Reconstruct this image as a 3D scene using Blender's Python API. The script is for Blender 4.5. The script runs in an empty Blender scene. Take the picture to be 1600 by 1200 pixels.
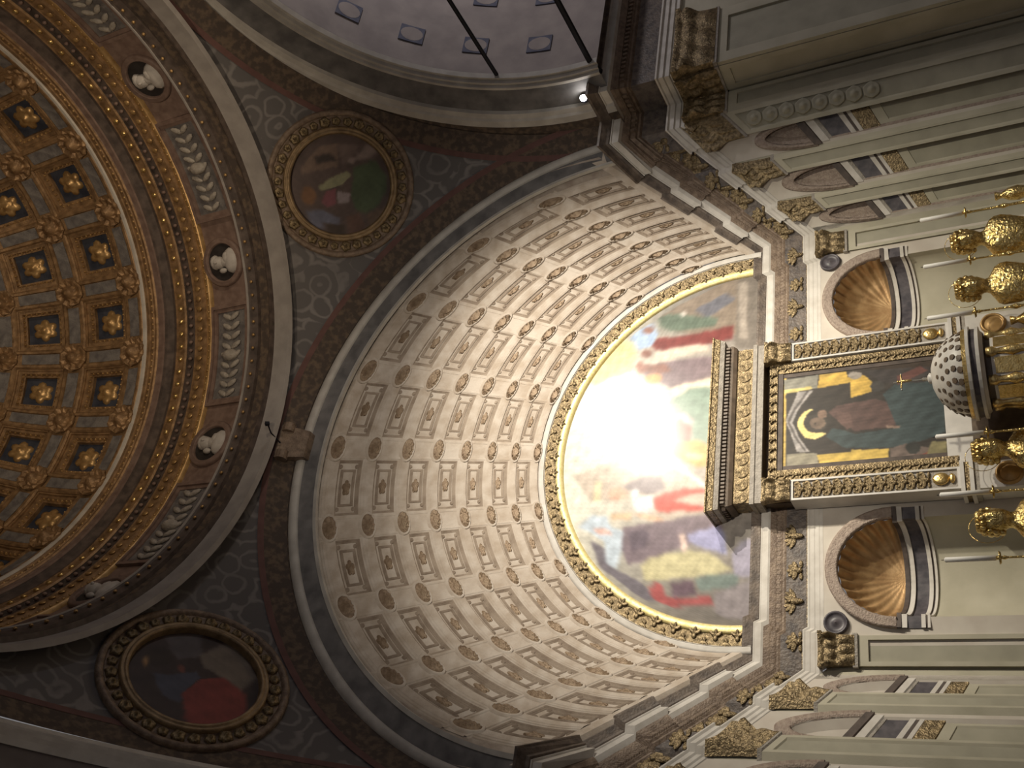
import bpy, math, random
import numpy as np
from mathutils import Vector, Matrix
random.seed(7); RNG = np.random.default_rng(7)
PI = math.pi; rad = math.radians
SC = bpy.context.scene; COL = SC.collection
ZO = 6.55            # floor level lies this far below the springing of the choir arch (z = 0 in the measurements)

# ------------------------------------------------------------------ camera (phone held sideways: image left is up)
CX, CY, CZ, YAW, PIT, ROL, FPX = -6.1295, -9.8210, -4.7948, .599233, .472659, -.137575, 1626.9
w = np.array([math.sin(YAW)*math.cos(PIT), math.cos(YAW)*math.cos(PIT), math.sin(PIT)])
r0 = np.array([math.cos(YAW), -math.sin(YAW), 0.]); u0 = np.cross(r0, w)
rr = math.cos(ROL)*r0 + math.sin(ROL)*u0; uu = -math.sin(ROL)*r0 + math.cos(ROL)*u0
cam = bpy.data.cameras.new('camera'); co = bpy.data.objects.new('camera', cam); COL.objects.link(co)
M = Matrix.Identity(4)
for i in range(3):
    M[i][0], M[i][1], M[i][2] = -uu[i], rr[i], -w[i]
M[0][3], M[1][3], M[2][3] = CX, CY, CZ + ZO
co.matrix_world = M
cam.sensor_fit = 'HORIZONTAL'; cam.sensor_width = 36.0; cam.lens = FPX/1600*36.0
cam.clip_start = .05; cam.clip_end = 200
SC.camera = co

# ------------------------------------------------------------------ light
wd = bpy.data.worlds.new('world'); SC.world = wd; wd.use_nodes = True
wd.node_tree.nodes['Background'].inputs[0].default_value = (.80, .78, .80, 1)
wd.node_tree.nodes['Background'].inputs[1].default_value = .22
def lamp(name, kind, loc, target, power, color, size=.2, angle=60, blend=.8):
    l = bpy.data.lights.new(name, kind); l.energy = power; l.color = color
    if kind == 'SPOT':
        l.spot_size = rad(angle); l.spot_blend = blend; l.shadow_soft_size = size
    else:
        l.shadow_soft_size = size
    o = bpy.data.objects.new(name, l); COL.objects.link(o)
    o.location = (loc[0], loc[1], loc[2] + ZO)
    d = Vector((target[0]-loc[0], target[1]-loc[1], target[2]-loc[2]))
    o.rotation_euler = d.to_track_quat('-Z', 'Y').to_euler()
    return o
lamp('choir_floodlight', 'SPOT', (4.2, -5.75, 2.7), (.2, .9, -.2), 3700, (1, .91, .77), .08, 54, 1.0)
lamp('choir_fill_light', 'SPOT', (-1.5, -6.5, -.6), (.3, .5, .5), 800, (1, .90, .76), .15, 75, 1.0)  # added spot lifting the front of the vault, no fitting built
lamp('altar_fill_light', 'SPOT', (3.4, -5.2, .2), (-.2, .8, -3.9), 1250, (1, .91, .72), .10, 75, 1.0)  # unseen spot brightening the altar and lower walls, no fitting built
lamp('dome_lamp_left', 'SPOT', (-3.9, -8.9, .8), (2.2, -3.2, 7.6), 1250, (1, .80, .57), .12, 60, .9)
lamp('dome_lamp_right', 'SPOT', (4.0, -8.9, .8), (1.0, -2.4, 7.6), 600, (1, .80, .57), .12, 60, .9)
lamp('transept_fill_light', 'POINT', (8.2, -4.9, 2.2), (0, 0, 0), 205, (1, .95, .97), .25)  # added point light in mid-air to brighten the transept vault
SC.view_settings.view_transform = 'Standard'; SC.view_settings.look = 'None'
SC.view_settings.gamma = 1.0; SC.view_settings.use_curve_mapping = False
SC.view_settings.exposure = 0.0

# ------------------------------------------------------------------ materials
def mat(name, col, col2=None, rough=.7, metal=0., scale=8., bump=.0, bscale=40., mix=(.35, .65), spec=.4, detail=4.):
    m = bpy.data.materials.new(name); m.use_nodes = True
    nt = m.node_tree; b = nt.nodes['Principled BSDF']
    b.inputs['Roughness'].default_value = rough; b.inputs['Metallic'].default_value = metal
    b.inputs['Specular IOR Level'].default_value = spec
    tc = nt.nodes.new('ShaderNodeTexCoord')
    if col2 is None:
        b.inputs['Base Color'].default_value = (*col, 1)
    else:
        n = nt.nodes.new('ShaderNodeTexNoise'); n.inputs['Scale'].default_value = scale; n.inputs['Detail'].default_value = detail
        nt.links.new(tc.outputs['Object'], n.inputs['Vector'])
        cr = nt.nodes.new('ShaderNodeValToRGB'); e = cr.color_ramp.elements
        e[0].position, e[1].position = mix; e[0].color = (*col, 1); e[1].color = (*col2, 1)
        nt.links.new(n.outputs['Fac'], cr.inputs['Fac']); nt.links.new(cr.outputs['Color'], b.inputs['Base Color'])
    if bump:
        n2 = nt.nodes.new('ShaderNodeTexNoise'); n2.inputs['Scale'].default_value = bscale; n2.inputs['Detail'].default_value = 3
        nt.links.new(tc.outputs['Object'], n2.inputs['Vector'])
        bp = nt.nodes.new('ShaderNodeBump'); bp.inputs['Strength'].default_value = bump; bp.inputs['Distance'].default_value = .03
        nt.links.new(n2.outputs['Fac'], bp.inputs['Height']); nt.links.new(bp.outputs['Normal'], b.inputs['Normal'])
    return m
def paintmat(name, rough=.5, spec=.4):
    m = bpy.data.materials.new(name); m.use_nodes = True; nt = m.node_tree; b = nt.nodes['Principled BSDF']
    a = nt.nodes.new('ShaderNodeVertexColor'); a.layer_name = 'paint'
    nt.links.new(a.outputs['Color'], b.inputs['Base Color'])
    b.inputs['Roughness'].default_value = rough; b.inputs['Specular IOR Level'].default_value = spec
    return m
def scrollmat(name, c0, c1, scale=3.0):
    """dark painted grotesque ground with paler curling scrolls"""
    m = bpy.data.materials.new(name); m.use_nodes = True; nt = m.node_tree; b = nt.nodes['Principled BSDF']
    tc = nt.nodes.new('ShaderNodeTexCoord')
    v = nt.nodes.new('ShaderNodeTexVoronoi'); v.inputs['Scale'].default_value = scale
    nz = nt.nodes.new('ShaderNodeTexNoise'); nz.inputs['Scale'].default_value = 2.2; nz.inputs['Detail'].default_value = 3
    nt.links.new(tc.outputs['Object'], nz.inputs['Vector'])
    mx = nt.nodes.new('ShaderNodeMixRGB'); mx.inputs[0].default_value = .22
    nt.links.new(tc.outputs['Object'], mx.inputs[1]); nt.links.new(nz.outputs['Color'], mx.inputs[2])
    nt.links.new(mx.outputs[0], v.inputs['Vector'])
    mu = nt.nodes.new('ShaderNodeMath'); mu.operation = 'MULTIPLY'; mu.inputs[1].default_value = 21
    nt.links.new(v.outputs['Distance'], mu.inputs[0])
    sn = nt.nodes.new('ShaderNodeMath'); sn.operation = 'SINE'; nt.links.new(mu.outputs[0], sn.inputs[0])
    n2 = nt.nodes.new('ShaderNodeTexNoise'); n2.inputs['Scale'].default_value = 1.6; n2.inputs['Detail'].default_value = 5
    nt.links.new(tc.outputs['Object'], n2.inputs['Vector'])
    ml = nt.nodes.new('ShaderNodeMath'); ml.operation = 'MULTIPLY'
    nt.links.new(sn.outputs[0], ml.inputs[0]); nt.links.new(n2.outputs['Fac'], ml.inputs[1])
    cr = nt.nodes.new('ShaderNodeValToRGB'); e = cr.color_ramp.elements
    e[0].position, e[1].position = .12, .55; e[0].color = (*c0, 1); e[1].color = (*c1, 1)
    nt.links.new(ml.outputs[0], cr.inputs['Fac']); nt.links.new(cr.outputs['Color'], b.inputs['Base Color'])
    b.inputs['Roughness'].default_value = .8
    return m
def emit(name, col, s):
    m = bpy.data.materials.new(name); m.use_nodes = True; b = m.node_tree.nodes['Principled BSDF']
    b.inputs['Emission Color'].default_value = (*col, 1); b.inputs['Emission Strength'].default_value = s
    return m
MT = dict(
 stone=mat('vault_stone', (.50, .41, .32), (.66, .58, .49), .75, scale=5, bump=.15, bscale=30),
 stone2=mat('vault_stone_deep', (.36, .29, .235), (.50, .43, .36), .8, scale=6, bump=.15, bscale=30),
 moulding=mat('shade_brown_moulding', (.27, .205, .15), (.40, .32, .245), .7, scale=7, bump=.2, bscale=40),
 tgilt=mat('tondo_gilt', (.19, .13, .07), (.32, .225, .125), .45, .4, scale=9, bump=.2, bscale=40),
 rosette=mat('rosette_gilt', (.21, .14, .085), (.36, .265, .175), .5, .25, scale=14, bump=.3, bscale=60),
 gold=mat('gold_leaf', (.62, .42, .15), (.85, .65, .30), .3, .85, scale=20, bump=.25, bscale=50),
 frame_gold=mat('bright_gold', (.80, .66, .26), (.92, .80, .42), .45, .3, scale=30, bump=.1, bscale=60),
 gilt=mat('dull_gilt', (.125, .092, .05), (.345, .26, .145), .40, .55, scale=22, bump=.5, bscale=45),
 brass=mat('brass', (.55, .38, .12), (.85, .66, .30), .22, .95, scale=25, bump=.6, bscale=35),
 white=mat('white_stone', (.58, .54, .48), (.72, .68, .62), .55, scale=6, bump=.05),
 arch_white=mat('arch_white', (.46, .43, .39), (.58, .55, .50), .6, scale=5),
 arch_grey=mat('arch_grey', (.12, .115, .115), (.22, .21, .205), .7, scale=4),
 slate=mat('slate_marble', (.055, .05, .06), (.13, .115, .125), .4, scale=9),
 slate_relief=mat('slate_frieze', (.09, .075, .07), (.19, .155, .13), .5, scale=12, bump=.4, bscale=30),
 cyma=mat('cornice_brown', (.09, .07, .058), (.18, .14, .11), .5, .1, scale=9, bump=.2),
 dark=mat('dark_stone', (.06, .045, .038), (.12, .09, .075), .6, scale=8),
 brownmould=mat('brown_moulding', (.15, .105, .075), (.27, .20, .145), .5, .1, scale=12, bump=.3, bscale=50),
 wall=mat('olive_plaster', (.44, .41, .31), (.54, .505, .395), .7, scale=2.2, bump=.05),
 wallpanel=mat('olive_panel', (.35, .33, .255), (.43, .405, .315), .7, scale=3),
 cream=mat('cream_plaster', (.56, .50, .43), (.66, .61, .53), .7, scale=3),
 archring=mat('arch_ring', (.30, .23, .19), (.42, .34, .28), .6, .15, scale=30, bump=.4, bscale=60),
 shell=mat('shell_gilt', (.40, .24, .11), (.58, .38, .19), .45, .45, scale=7, bump=.1),
 pend=scrollmat('pendentive_fresco', (.120, .111, .110), (.215, .20, .194)),
 border=mat('painted_border', (.075, .056, .045), (.145, .104, .072), .8, scale=11, mix=(.45, .62)),
 red=mat('red_line', (.12, .062, .055), (.155, .08, .07), .8, scale=6),
 ring=mat('ring_white', (.30, .275, .255), (.37, .34, .315), .7, scale=5),
 domegold=mat('dome_gilt', (.19, .115, .058), (.36, .225, .115), .5, .35, scale=10, bump=.2, bscale=40),
 domeblue=mat('dome_blue', (.022, .026, .042), (.05, .055, .075), .7, scale=6),
 domegrey=mat('dome_grey', (.11, .10, .10), (.20, .185, .175), .7, scale=9, bump=.3, bscale=40),
 mauve=mat('mauve_stone', (.16, .105, .085), (.23, .16, .13), .6, scale=9),
 bead=mat('bead_gilt', (.36, .22, .09), (.55, .36, .16), .4, .5, scale=10),
 medal_dark=mat('medallion_ground', (.020, .016, .015), (.035, .03, .028), .7),
 marble=mat('bust_marble', (.42, .39, .36), (.52, .49, .46), .6, scale=9),
 transept=mat('transept_fresco', (.27, .235, .225), (.35, .305, .285), .8, scale=3),
 tblue=mat('painted_blue', (.085, .09, .135), (.13, .135, .18), .8, scale=9),
 iron=mat('iron', (.012, .012, .018), None, .6, .5),
 grey_carve=mat('grey_carving', (.30, .27, .235), (.42, .38, .33), .6, scale=14, bump=.4, bscale=50),
 altar_white=mat('altar_marble', (.60, .575, .54), (.72, .69, .65), .4, scale=6),
 altar_dark=mat('altar_wood', (.10, .075, .055), (.17, .125, .09), .5, scale=10),
 wax=mat('wax', (.92, .90, .86), None, .45),
 silver=mat('silver', (.5, .47, .42), None, .35, .8),
 floor=mat('floor_stone', (.16, .12, .10), (.24, .19, .16), .4, scale=2),
 bulb=emit('bulb', (1, .97, .93), 60.),
)
PAINT = paintmat('fresco_paint', .22, .27); PAINT2 = paintmat('panel_paint', .5, .3)

# ------------------------------------------------------------------ object helpers
ORG = {}
def tag(o, label=None, cat=None, group=None, kind=None):
    if label: o['label'] = label
    if cat: o['category'] = cat
    if group: o['group'] = group
    if kind: o['kind'] = kind
    return o
def link(o, origin, parent):
    COL.objects.link(o); ORG[o.name] = np.array(origin, float)
    if parent is not None:
        o.parent = parent; origin = np.array(origin) - ORG[parent.name]
    o.location = [float(x) for x in origin]
    return o
def root(name, loc, label=None, cat=None, group=None, kind=None):
    o = bpy.data.objects.new(name, None); o.empty_display_size = .2
    link(o, (loc[0], loc[1], loc[2]+ZO), None); return tag(o, label, cat, group, kind)
class MB:
    def __init__(s): s.v = []; s.f = []
    def add(s, v, f):
        n = len(s.v); s.v += [tuple(map(float, p)) for p in v]; s.f += [tuple(i+n for i in q) for q in f]; return s
    def grid(s, fn, us, vs, cu=False):
        P = [fn(a, b) for b in vs for a in us]; nu = len(us); f = []
        for j in range(len(vs)-1):
            for i in range(nu if cu else nu-1):
                k = (i+1) % nu; f.append((j*nu+i, j*nu+k, (j+1)*nu+k, (j+1)*nu+i))
        return s.add(P, f)
    def box(s, c, d, R=None):
        P = [np.array([x*d[0]/2, y*d[1]/2, z*d[2]/2]) for x in (-1, 1) for y in (-1, 1) for z in (-1, 1)]
        if R is not None: P = [R @ p for p in P]
        return s.add([p+np.array(c) for p in P], [(0,1,3,2),(4,6,7,5),(0,4,5,1),(2,3,7,6),(0,2,6,4),(1,5,7,3)])
    def hexa(s, fn, a, b):
        """a mapped box between corner a and corner b in local space"""
        P = [fn(x, y, z) for x in (a[0], b[0]) for y in (a[1], b[1]) for z in (a[2], b[2])]
        return s.add(P, [(0,1,3,2),(4,6,7,5),(0,4,5,1),(2,3,7,6),(0,2,6,4),(1,5,7,3)])
    def lathe(s, c, prof, n=24, axis=None):
        """prof: (radius, height) along axis (unit vector, default z)"""
        a = np.array(axis if axis is not None else (0, 0, 1.), float); a /= np.linalg.norm(a)
        e = np.cross(a, (0, 0, 1.)) if abs(a[2]) < .9 else np.cross(a, (0, 1., 0)); e /= np.linalg.norm(e); g = np.cross(a, e)
        c = np.array(c, float)
        return s.grid(lambda i, j: c + a*prof[j][1] + prof[j][0]*(e*math.cos(2*PI*i/n)+g*math.sin(2*PI*i/n)), range(n), range(len(prof)), True)
    def ell(s, c, r, nu=10, nv=6, R=None):
        c = np.array(c, float)
        def fn(i, j):
            a = 2*PI*i/nu; b = PI*(j/(nv)-.5)
            p = np.array([r[0]*math.cos(b)*math.cos(a), r[1]*math.cos(b)*math.sin(a), r[2]*math.sin(b)])
            return c + (R @ p if R is not None else p)
        return s.grid(fn, range(nu), range(nv+1), True)
    def tube(s, pts, r, n=6):
        pts = [np.array(p, float) for p in pts]
        rings = []
        for i, p in enumerate(pts):
            d = pts[min(i+1, len(pts)-1)] - pts[max(i-1, 0)]; d /= np.linalg.norm(d)
            e = np.cross(d, (0, 0, 1.)) if abs(d[2]) < .9 else np.cross(d, (1., 0, 0)); e /= np.linalg.norm(e); g = np.cross(d, e)
            rings.append([p + r*(e*math.cos(2*PI*k/n)+g*math.sin(2*PI*k/n)) for k in range(n)])
        return s.grid(lambda i, j: rings[j][i], range(n), range(len(pts)), True)
    def build(s, name, m, parent=None, smooth=False, shift=True):
        V = np.array(s.v, float)
        if shift: V = V + np.array([0, 0, ZO])
        lo, hi = V.min(0), V.max(0); o0 = (lo+hi)/2
        if parent is None: o0[2] = lo[2]
        me = bpy.data.meshes.new(name); me.from_pydata((V-o0).tolist(), [], s.f); me.materials.append(MT[m] if isinstance(m, str) else m)
        if smooth: me.polygons.foreach_set('use_smooth', [True]*len(me.polygons))
        me.update()
        return link(bpy.data.objects.new(name, me), o0, parent)
def inst(src, name, origin, parent, rot=None, scale=None, shift=True):
    """another object sharing src's mesh, at a world origin"""
    o = bpy.data.objects.new(name, src.data)
    origin = np.array(origin, float) + (np.array([0, 0, ZO]) if shift else 0)
    link(o, origin, parent)
    if rot is not None: o.rotation_euler = Matrix(rot.tolist()).to_euler() if isinstance(rot, np.ndarray) else rot
    if scale is not None: o.scale = scale
    return o
def basis(n, up=(0, 0, 1.)):
    """rotation whose local x is sideways, y points along -n (into the wall), z upward"""
    n = np.array(n, float); n /= np.linalg.norm(n); x = np.cross(n, up); x = -x/np.linalg.norm(x); z = np.cross(x, -n)
    return np.stack([x, -n, z], 1)
_PROTO = {}
def proto(key, fn, m, smooth=True):
    """mesh shared by alike pieces, modelled around its own origin (local y = into the wall)"""
    if key not in _PROTO:
        b = fn(); me = bpy.data.meshes.new(key); me.from_pydata(b.v, [], b.f); me.materials.append(MT[m] if isinstance(m, str) else m)
        if smooth: me.polygons.foreach_set('use_smooth', [True]*len(me.polygons))
        me.update(); _PROTO[key] = me
    return _PROTO[key]
def piece(me, name, origin, parent, R=None, scale=1.0):
    o = bpy.data.objects.new(name, me); link(o, np.array(origin, float)+np.array([0, 0, ZO]), parent)
    if R is not None: o.rotation_euler = Matrix(R.tolist()).to_euler()
    o.scale = (scale,)*3 if np.isscalar(scale) else scale
    return o

# ------------------------------------------------------------------ the false-perspective choir: a shallow relief that
# recedes towards a vanishing point (y = RA/RB, z = RC/RB).  X, t, Z are the room it pretends to be.
RA, RB, RC = .156086, .063776, -.330572
def relief(X, t, Z):
    s = 1/(1+RB*t); return np.array([X*s, RA*t*s, (Z+RC*t)*s])
def t_of_y(y): return y/(RA-RB*y)
YB = relief(0, 9.1, 0)[1]                       # back wall
def backz(Z): return relief(0, 9.1, Z)[2]
FL = -ZO

# ------------------------------------------------------------------ choir vault
VR, VZ, VE = 4.037, .416, .989
STEP = rad(18.584); T0 = .689
def vp(th, t, r): return relief(r*math.sin(th), t, VZ+VE*r*math.cos(th))
vault = root('ceiling_choir', (0, .4, 0), kind='structure')
tag(vault, 'pale stone coffered barrel vault with gilt rosettes above the altar')
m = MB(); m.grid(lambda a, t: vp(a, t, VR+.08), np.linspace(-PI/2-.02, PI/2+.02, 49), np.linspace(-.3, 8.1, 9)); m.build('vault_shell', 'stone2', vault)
for sg in (-1, 1):
    m = MB(); m.grid(lambda Z, t: relief(sg*(VR if Z > .28 else 4.7), t, max(Z, .285)), (.2, .285, VZ+.02), np.linspace(-.3, 8.1, 9)); m.build('springing_band', 'stone', vault)
prof = [(-.19, .05), (-.19, .004), (-.15, .0), (-.15, -.012), (-.09, -.012), (-.08, -.020), (.08, -.020), (.09, -.012), (.15, -.012), (.15, .0), (.19, .004), (.19, .05)]
ths = np.linspace(-PI/2, PI/2, 61)
for k in range(8):
    m = MB(); m.grid(lambda a, j: vp(a, T0+k+prof[j][0], VR+prof[j][1]), ths, range(len(prof))); m.build('transverse_rib', 'stone', vault)
hw = rad(2.75)
lprof = [(-1.05, .05), (-1.05, .006), (-.94, .0), (-.92, -.018), (-.74, -.018), (-.70, -.002), (.70, -.002), (.74, -.018), (.92, -.018), (.94, .0), (1.05, .006), (1.05, .05)]
for i in range(-4, 5):
    m = MB(); m.grid(lambda j, t: vp(i*STEP+hw*lprof[j][0], t, VR+lprof[j][1]), range(len(lprof)), np.linspace(T0-.3, T0+7.25, 16)); m.build('long_rib', 'stone', vault)
# front band before the first rib
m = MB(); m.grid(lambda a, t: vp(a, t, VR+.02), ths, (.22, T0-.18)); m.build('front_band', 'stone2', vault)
def rosette_mb(fn, R=1.0, petals=12, h=.3, n=24):
    """fn(u, v, height)"""
    b = MB()
    rings = [(1.0, 0.), (1.0, .35), (.86, .55), (.62, .38), (.46, .5), (.30, .8), (.14, 1.0), (.0, 1.02)]
    def p(i, j):
        a = 2*PI*i/n; q, hh = rings[j]
        wv = .5+.5*math.cos(petals*a)
        k = R*q*(1+(.10*wv if j in (1, 2) else 0)); return fn(k*math.cos(a), k*math.sin(a), h*(hh - (.18*(1-wv) if j in (2, 3) else 0)))
    return b.grid(p, range(n), range(len(rings)), True)
def flower_mb(fn, R=1.0, h=.3, petals=5, n=20):
    b = MB(); rings = [(1.0, 0.), (.95, .35), (.6, .55), (.35, .45), (.22, .9), (0., 1.0)]
    def p(i, j):
        a = 2*PI*i/n; q, hh = rings[j]; wv = abs(math.cos(petals*a/2)); k = R*q*(.70+.30*wv if j < 3 else 1)
        return fn(k*math.cos(a), k*math.sin(a), h*hh)
    return b.grid(p, range(n), range(len(rings)), True)
for k in range(8):
    for i in range(-4, 5):
        th, t = i*STEP, T0+k
        b = rosette_mb(lambda u, v, h: vp(th+u/VR, t+v*.92, VR+.0-h), .188, 12, .095); ro = b.build('rib_rosette', 'rosette', vault, True)
        b = MB(); pr_ = [(.235, .0), (.235, .040), (.215, .050), (.19, .042), (.185, .02)]; b.grid(lambda q, j: vp(th+pr_[j][0]*math.cos(2*PI*q/20)/VR, t+.92*pr_[j][0]*math.sin(2*PI*q/20), VR-pr_[j][1]), range(20), range(5), True); b.build('rosette_rim', 'stone', ro, True)
def coffer(fn, mat_f='stone', mat_d='stone2', mat_fl='rosette', mat_st='rosette', parent=None, loops=None, pan=.19, nth=5, stud=True, fl=(.42, .34, .14), sd=(.115, .06), pet=5):
    """fn(a, b, d): a, b in -1..1 over the opening, d = recess depth"""
    loops = loops or [(1.03, 1.06, .05), (.93, .86, .05), (.93, .86, .075), (.86, .74, .075), (.86, .74, .12), (.60, .48, .12), (.60, .48, .10), (.55, .42, .10), (.55, .42, pan)]
    b = MB(); ring = []
    for s in np.linspace(-1, 1, nth+1)[:-1]: ring.append((s, -1))
    for s in np.linspace(-1, 1, 3)[:-1]: ring.append((1, s))
    for s in np.linspace(1, -1, nth+1)[:-1]: ring.append((s, 1))
    for s in np.linspace(1, -1, 3)[:-1]: ring.append((-1, s))
    b.grid(lambda i, j: fn(ring[i][0]*loops[j][0], ring[i][1]*loops[j][1], loops[j][2]), range(len(ring)), range(len(loops)), True)
    o = b.build('coffer', mat_f, parent)
    l = loops[-1]
    q = MB(); q.grid(lambda x, y: fn(x*l[0]*1.02, y*l[1]*1.02, pan-.001), np.linspace(-1, 1, nth+1), (-1, 0, 1)); q.build('coffer_panel', mat_d, o)
    q = MB(); f0 = flower_mb(lambda u, v, h: fn(u*fl[0], v*fl[1], pan-h), 1.0, fl[2], pet, 24); f0.build('coffer_flower', mat_fl, o, True)
    if stud:
        q = MB()
        for sx in (-1, 1):
            for sy in (-1, 1):
                q.grid(lambda i, j: fn(sx*.74+.085*math.cos(2*PI*i/8)*math.cos(j*PI/8), sy*.62+.125*math.sin(2*PI*i/8)*math.cos(j*PI/8), sd[0]-sd[1]*math.sin(j*PI/8)), range(8), range(5), True)
        q.build('corner_studs', mat_st, o, True)
    return o
def ringpts(nth):
    r = [(s, -1) for s in np.linspace(-1, 1, nth+1)[:-1]]+[(1, s) for s in np.linspace(-1, 1, 3)[:-1]]+[(s, 1) for s in np.linspace(1, -1, nth+1)[:-1]]
    return r+[(-1, s) for s in np.linspace(1, -1, 3)[:-1]]
RP = ringpts(6)
def vcoffer(fn):
    g = MB(); g.grid(lambda x, y: fn(x*1.04, y*1.08, .040), np.linspace(-1, 1, 7), (-1, 0, 1)); o = g.build('coffer', 'stone', vault)
    q = MB()
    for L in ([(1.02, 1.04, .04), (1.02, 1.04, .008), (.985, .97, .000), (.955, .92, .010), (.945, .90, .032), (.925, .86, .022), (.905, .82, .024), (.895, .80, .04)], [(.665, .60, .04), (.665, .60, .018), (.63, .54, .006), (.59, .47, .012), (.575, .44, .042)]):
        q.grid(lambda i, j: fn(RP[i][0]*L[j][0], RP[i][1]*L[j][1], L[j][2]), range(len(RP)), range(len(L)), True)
    q.build('coffer_moulding', 'moulding', o)  # brown mouldings, toned darker to stand in for shadow lines round the coffer
    flower_mb(lambda u, v, h: fn(u*.30, v*.34, .04-h), 1.0, .055, 5, 20).build('coffer_flower', 'rosette', o, True)
    q = MB()
    for sx in (-1, 1):
        for sy in (-1, 1):
            q.grid(lambda i, j: fn(sx*.77+.085*math.cos(2*PI*i/8)*math.cos(j*PI/8), sy*.68+.13*math.sin(2*PI*i/8)*math.cos(j*PI/8), .042-.038*math.sin(j*PI/8)), range(8), range(5), True)
    q.build('corner_studs', 'moulding', o, True)
for k in range(7):
    for i in range(-5, 5):
        lo, hi = i*STEP+hw*1.05, (i+1)*STEP-hw*1.05
        if i == -5: lo = -rad(90.5)
        if i == 4: hi = rad(90.5)
        c, h = (lo+hi)/2, (hi-lo)/2; tc = T0+k+.5
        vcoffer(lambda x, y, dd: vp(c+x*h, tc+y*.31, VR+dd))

# ------------------------------------------------------------------ lunette: frame and painting
LZ, LR = -1.485, 2.36
def ringmb(prof, zc, n=72, a0=-rad(94), a1=rad(94), ez=1.0, cx=0., axis='y'):
    """arch moulding: prof = (radius, y)"""
    b = MB()
    return b.grid(lambda a, j: (cx+prof[j][0]*math.sin(a), prof[j][1], zc+ez*prof[j][0]*math.cos(a)), np.linspace(a0, a1, n), range(len(prof)))
lt = root('trim_2', (0, .86, -1.7), kind='structure'); tag(lt, 'gilded foliage arch band around the lunette painting')
ringmb([(2.70, .85), (2.69, .832), (2.66, .822), (2.64, .832), (2.625, .826), (2.60, .84)], LZ, 72, -rad(94), rad(94)).build('white_moulding', 'white', lt, True)
ringmb([(2.61, .83), (2.60, .845), (2.455, .872)], LZ).build('foliage_ground', 'gilt', lt)
ringmb([(2.46, .88), (2.455, .858), (2.43, .850), (2.40, .855), (2.37, .866), (2.355, .885), (2.355, .90)], LZ).build('gold_frame', 'frame_gold', lt, True)
def leaf_fn():
    b = MB()
    for a in (-50, 0, 50):
        R = np.array([[math.cos(rad(a)), 0, math.sin(rad(a))], [0, 1, 0], [-math.sin(rad(a)), 0, math.cos(rad(a))]])
        b.ell(R @ np.array([0, -.012, .030]), (.016, .02, .04), 6, 4, R)
    b.ell((0, -.012, -.02), (.02, .02, .025), 6, 4); return b
leaf = proto('leaf', leaf_fn, 'gilt')
nl = 66
for i in range(nl):
    a = rad(-92)+rad(184)*(i+.5)/nl; q = 2.53+.035*(1 if i % 2 else -1)
    n = np.array([0, -1., 0]); up = np.array([math.sin(a), 0, math.cos(a)])*(1 if i % 2 else -1)
    piece(leaf, 'leaf_ornament', (q*math.sin(a), .853, LZ+q*math.cos(a)), lt, basis(n, up), (1.35, .5, 1.25))
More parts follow.
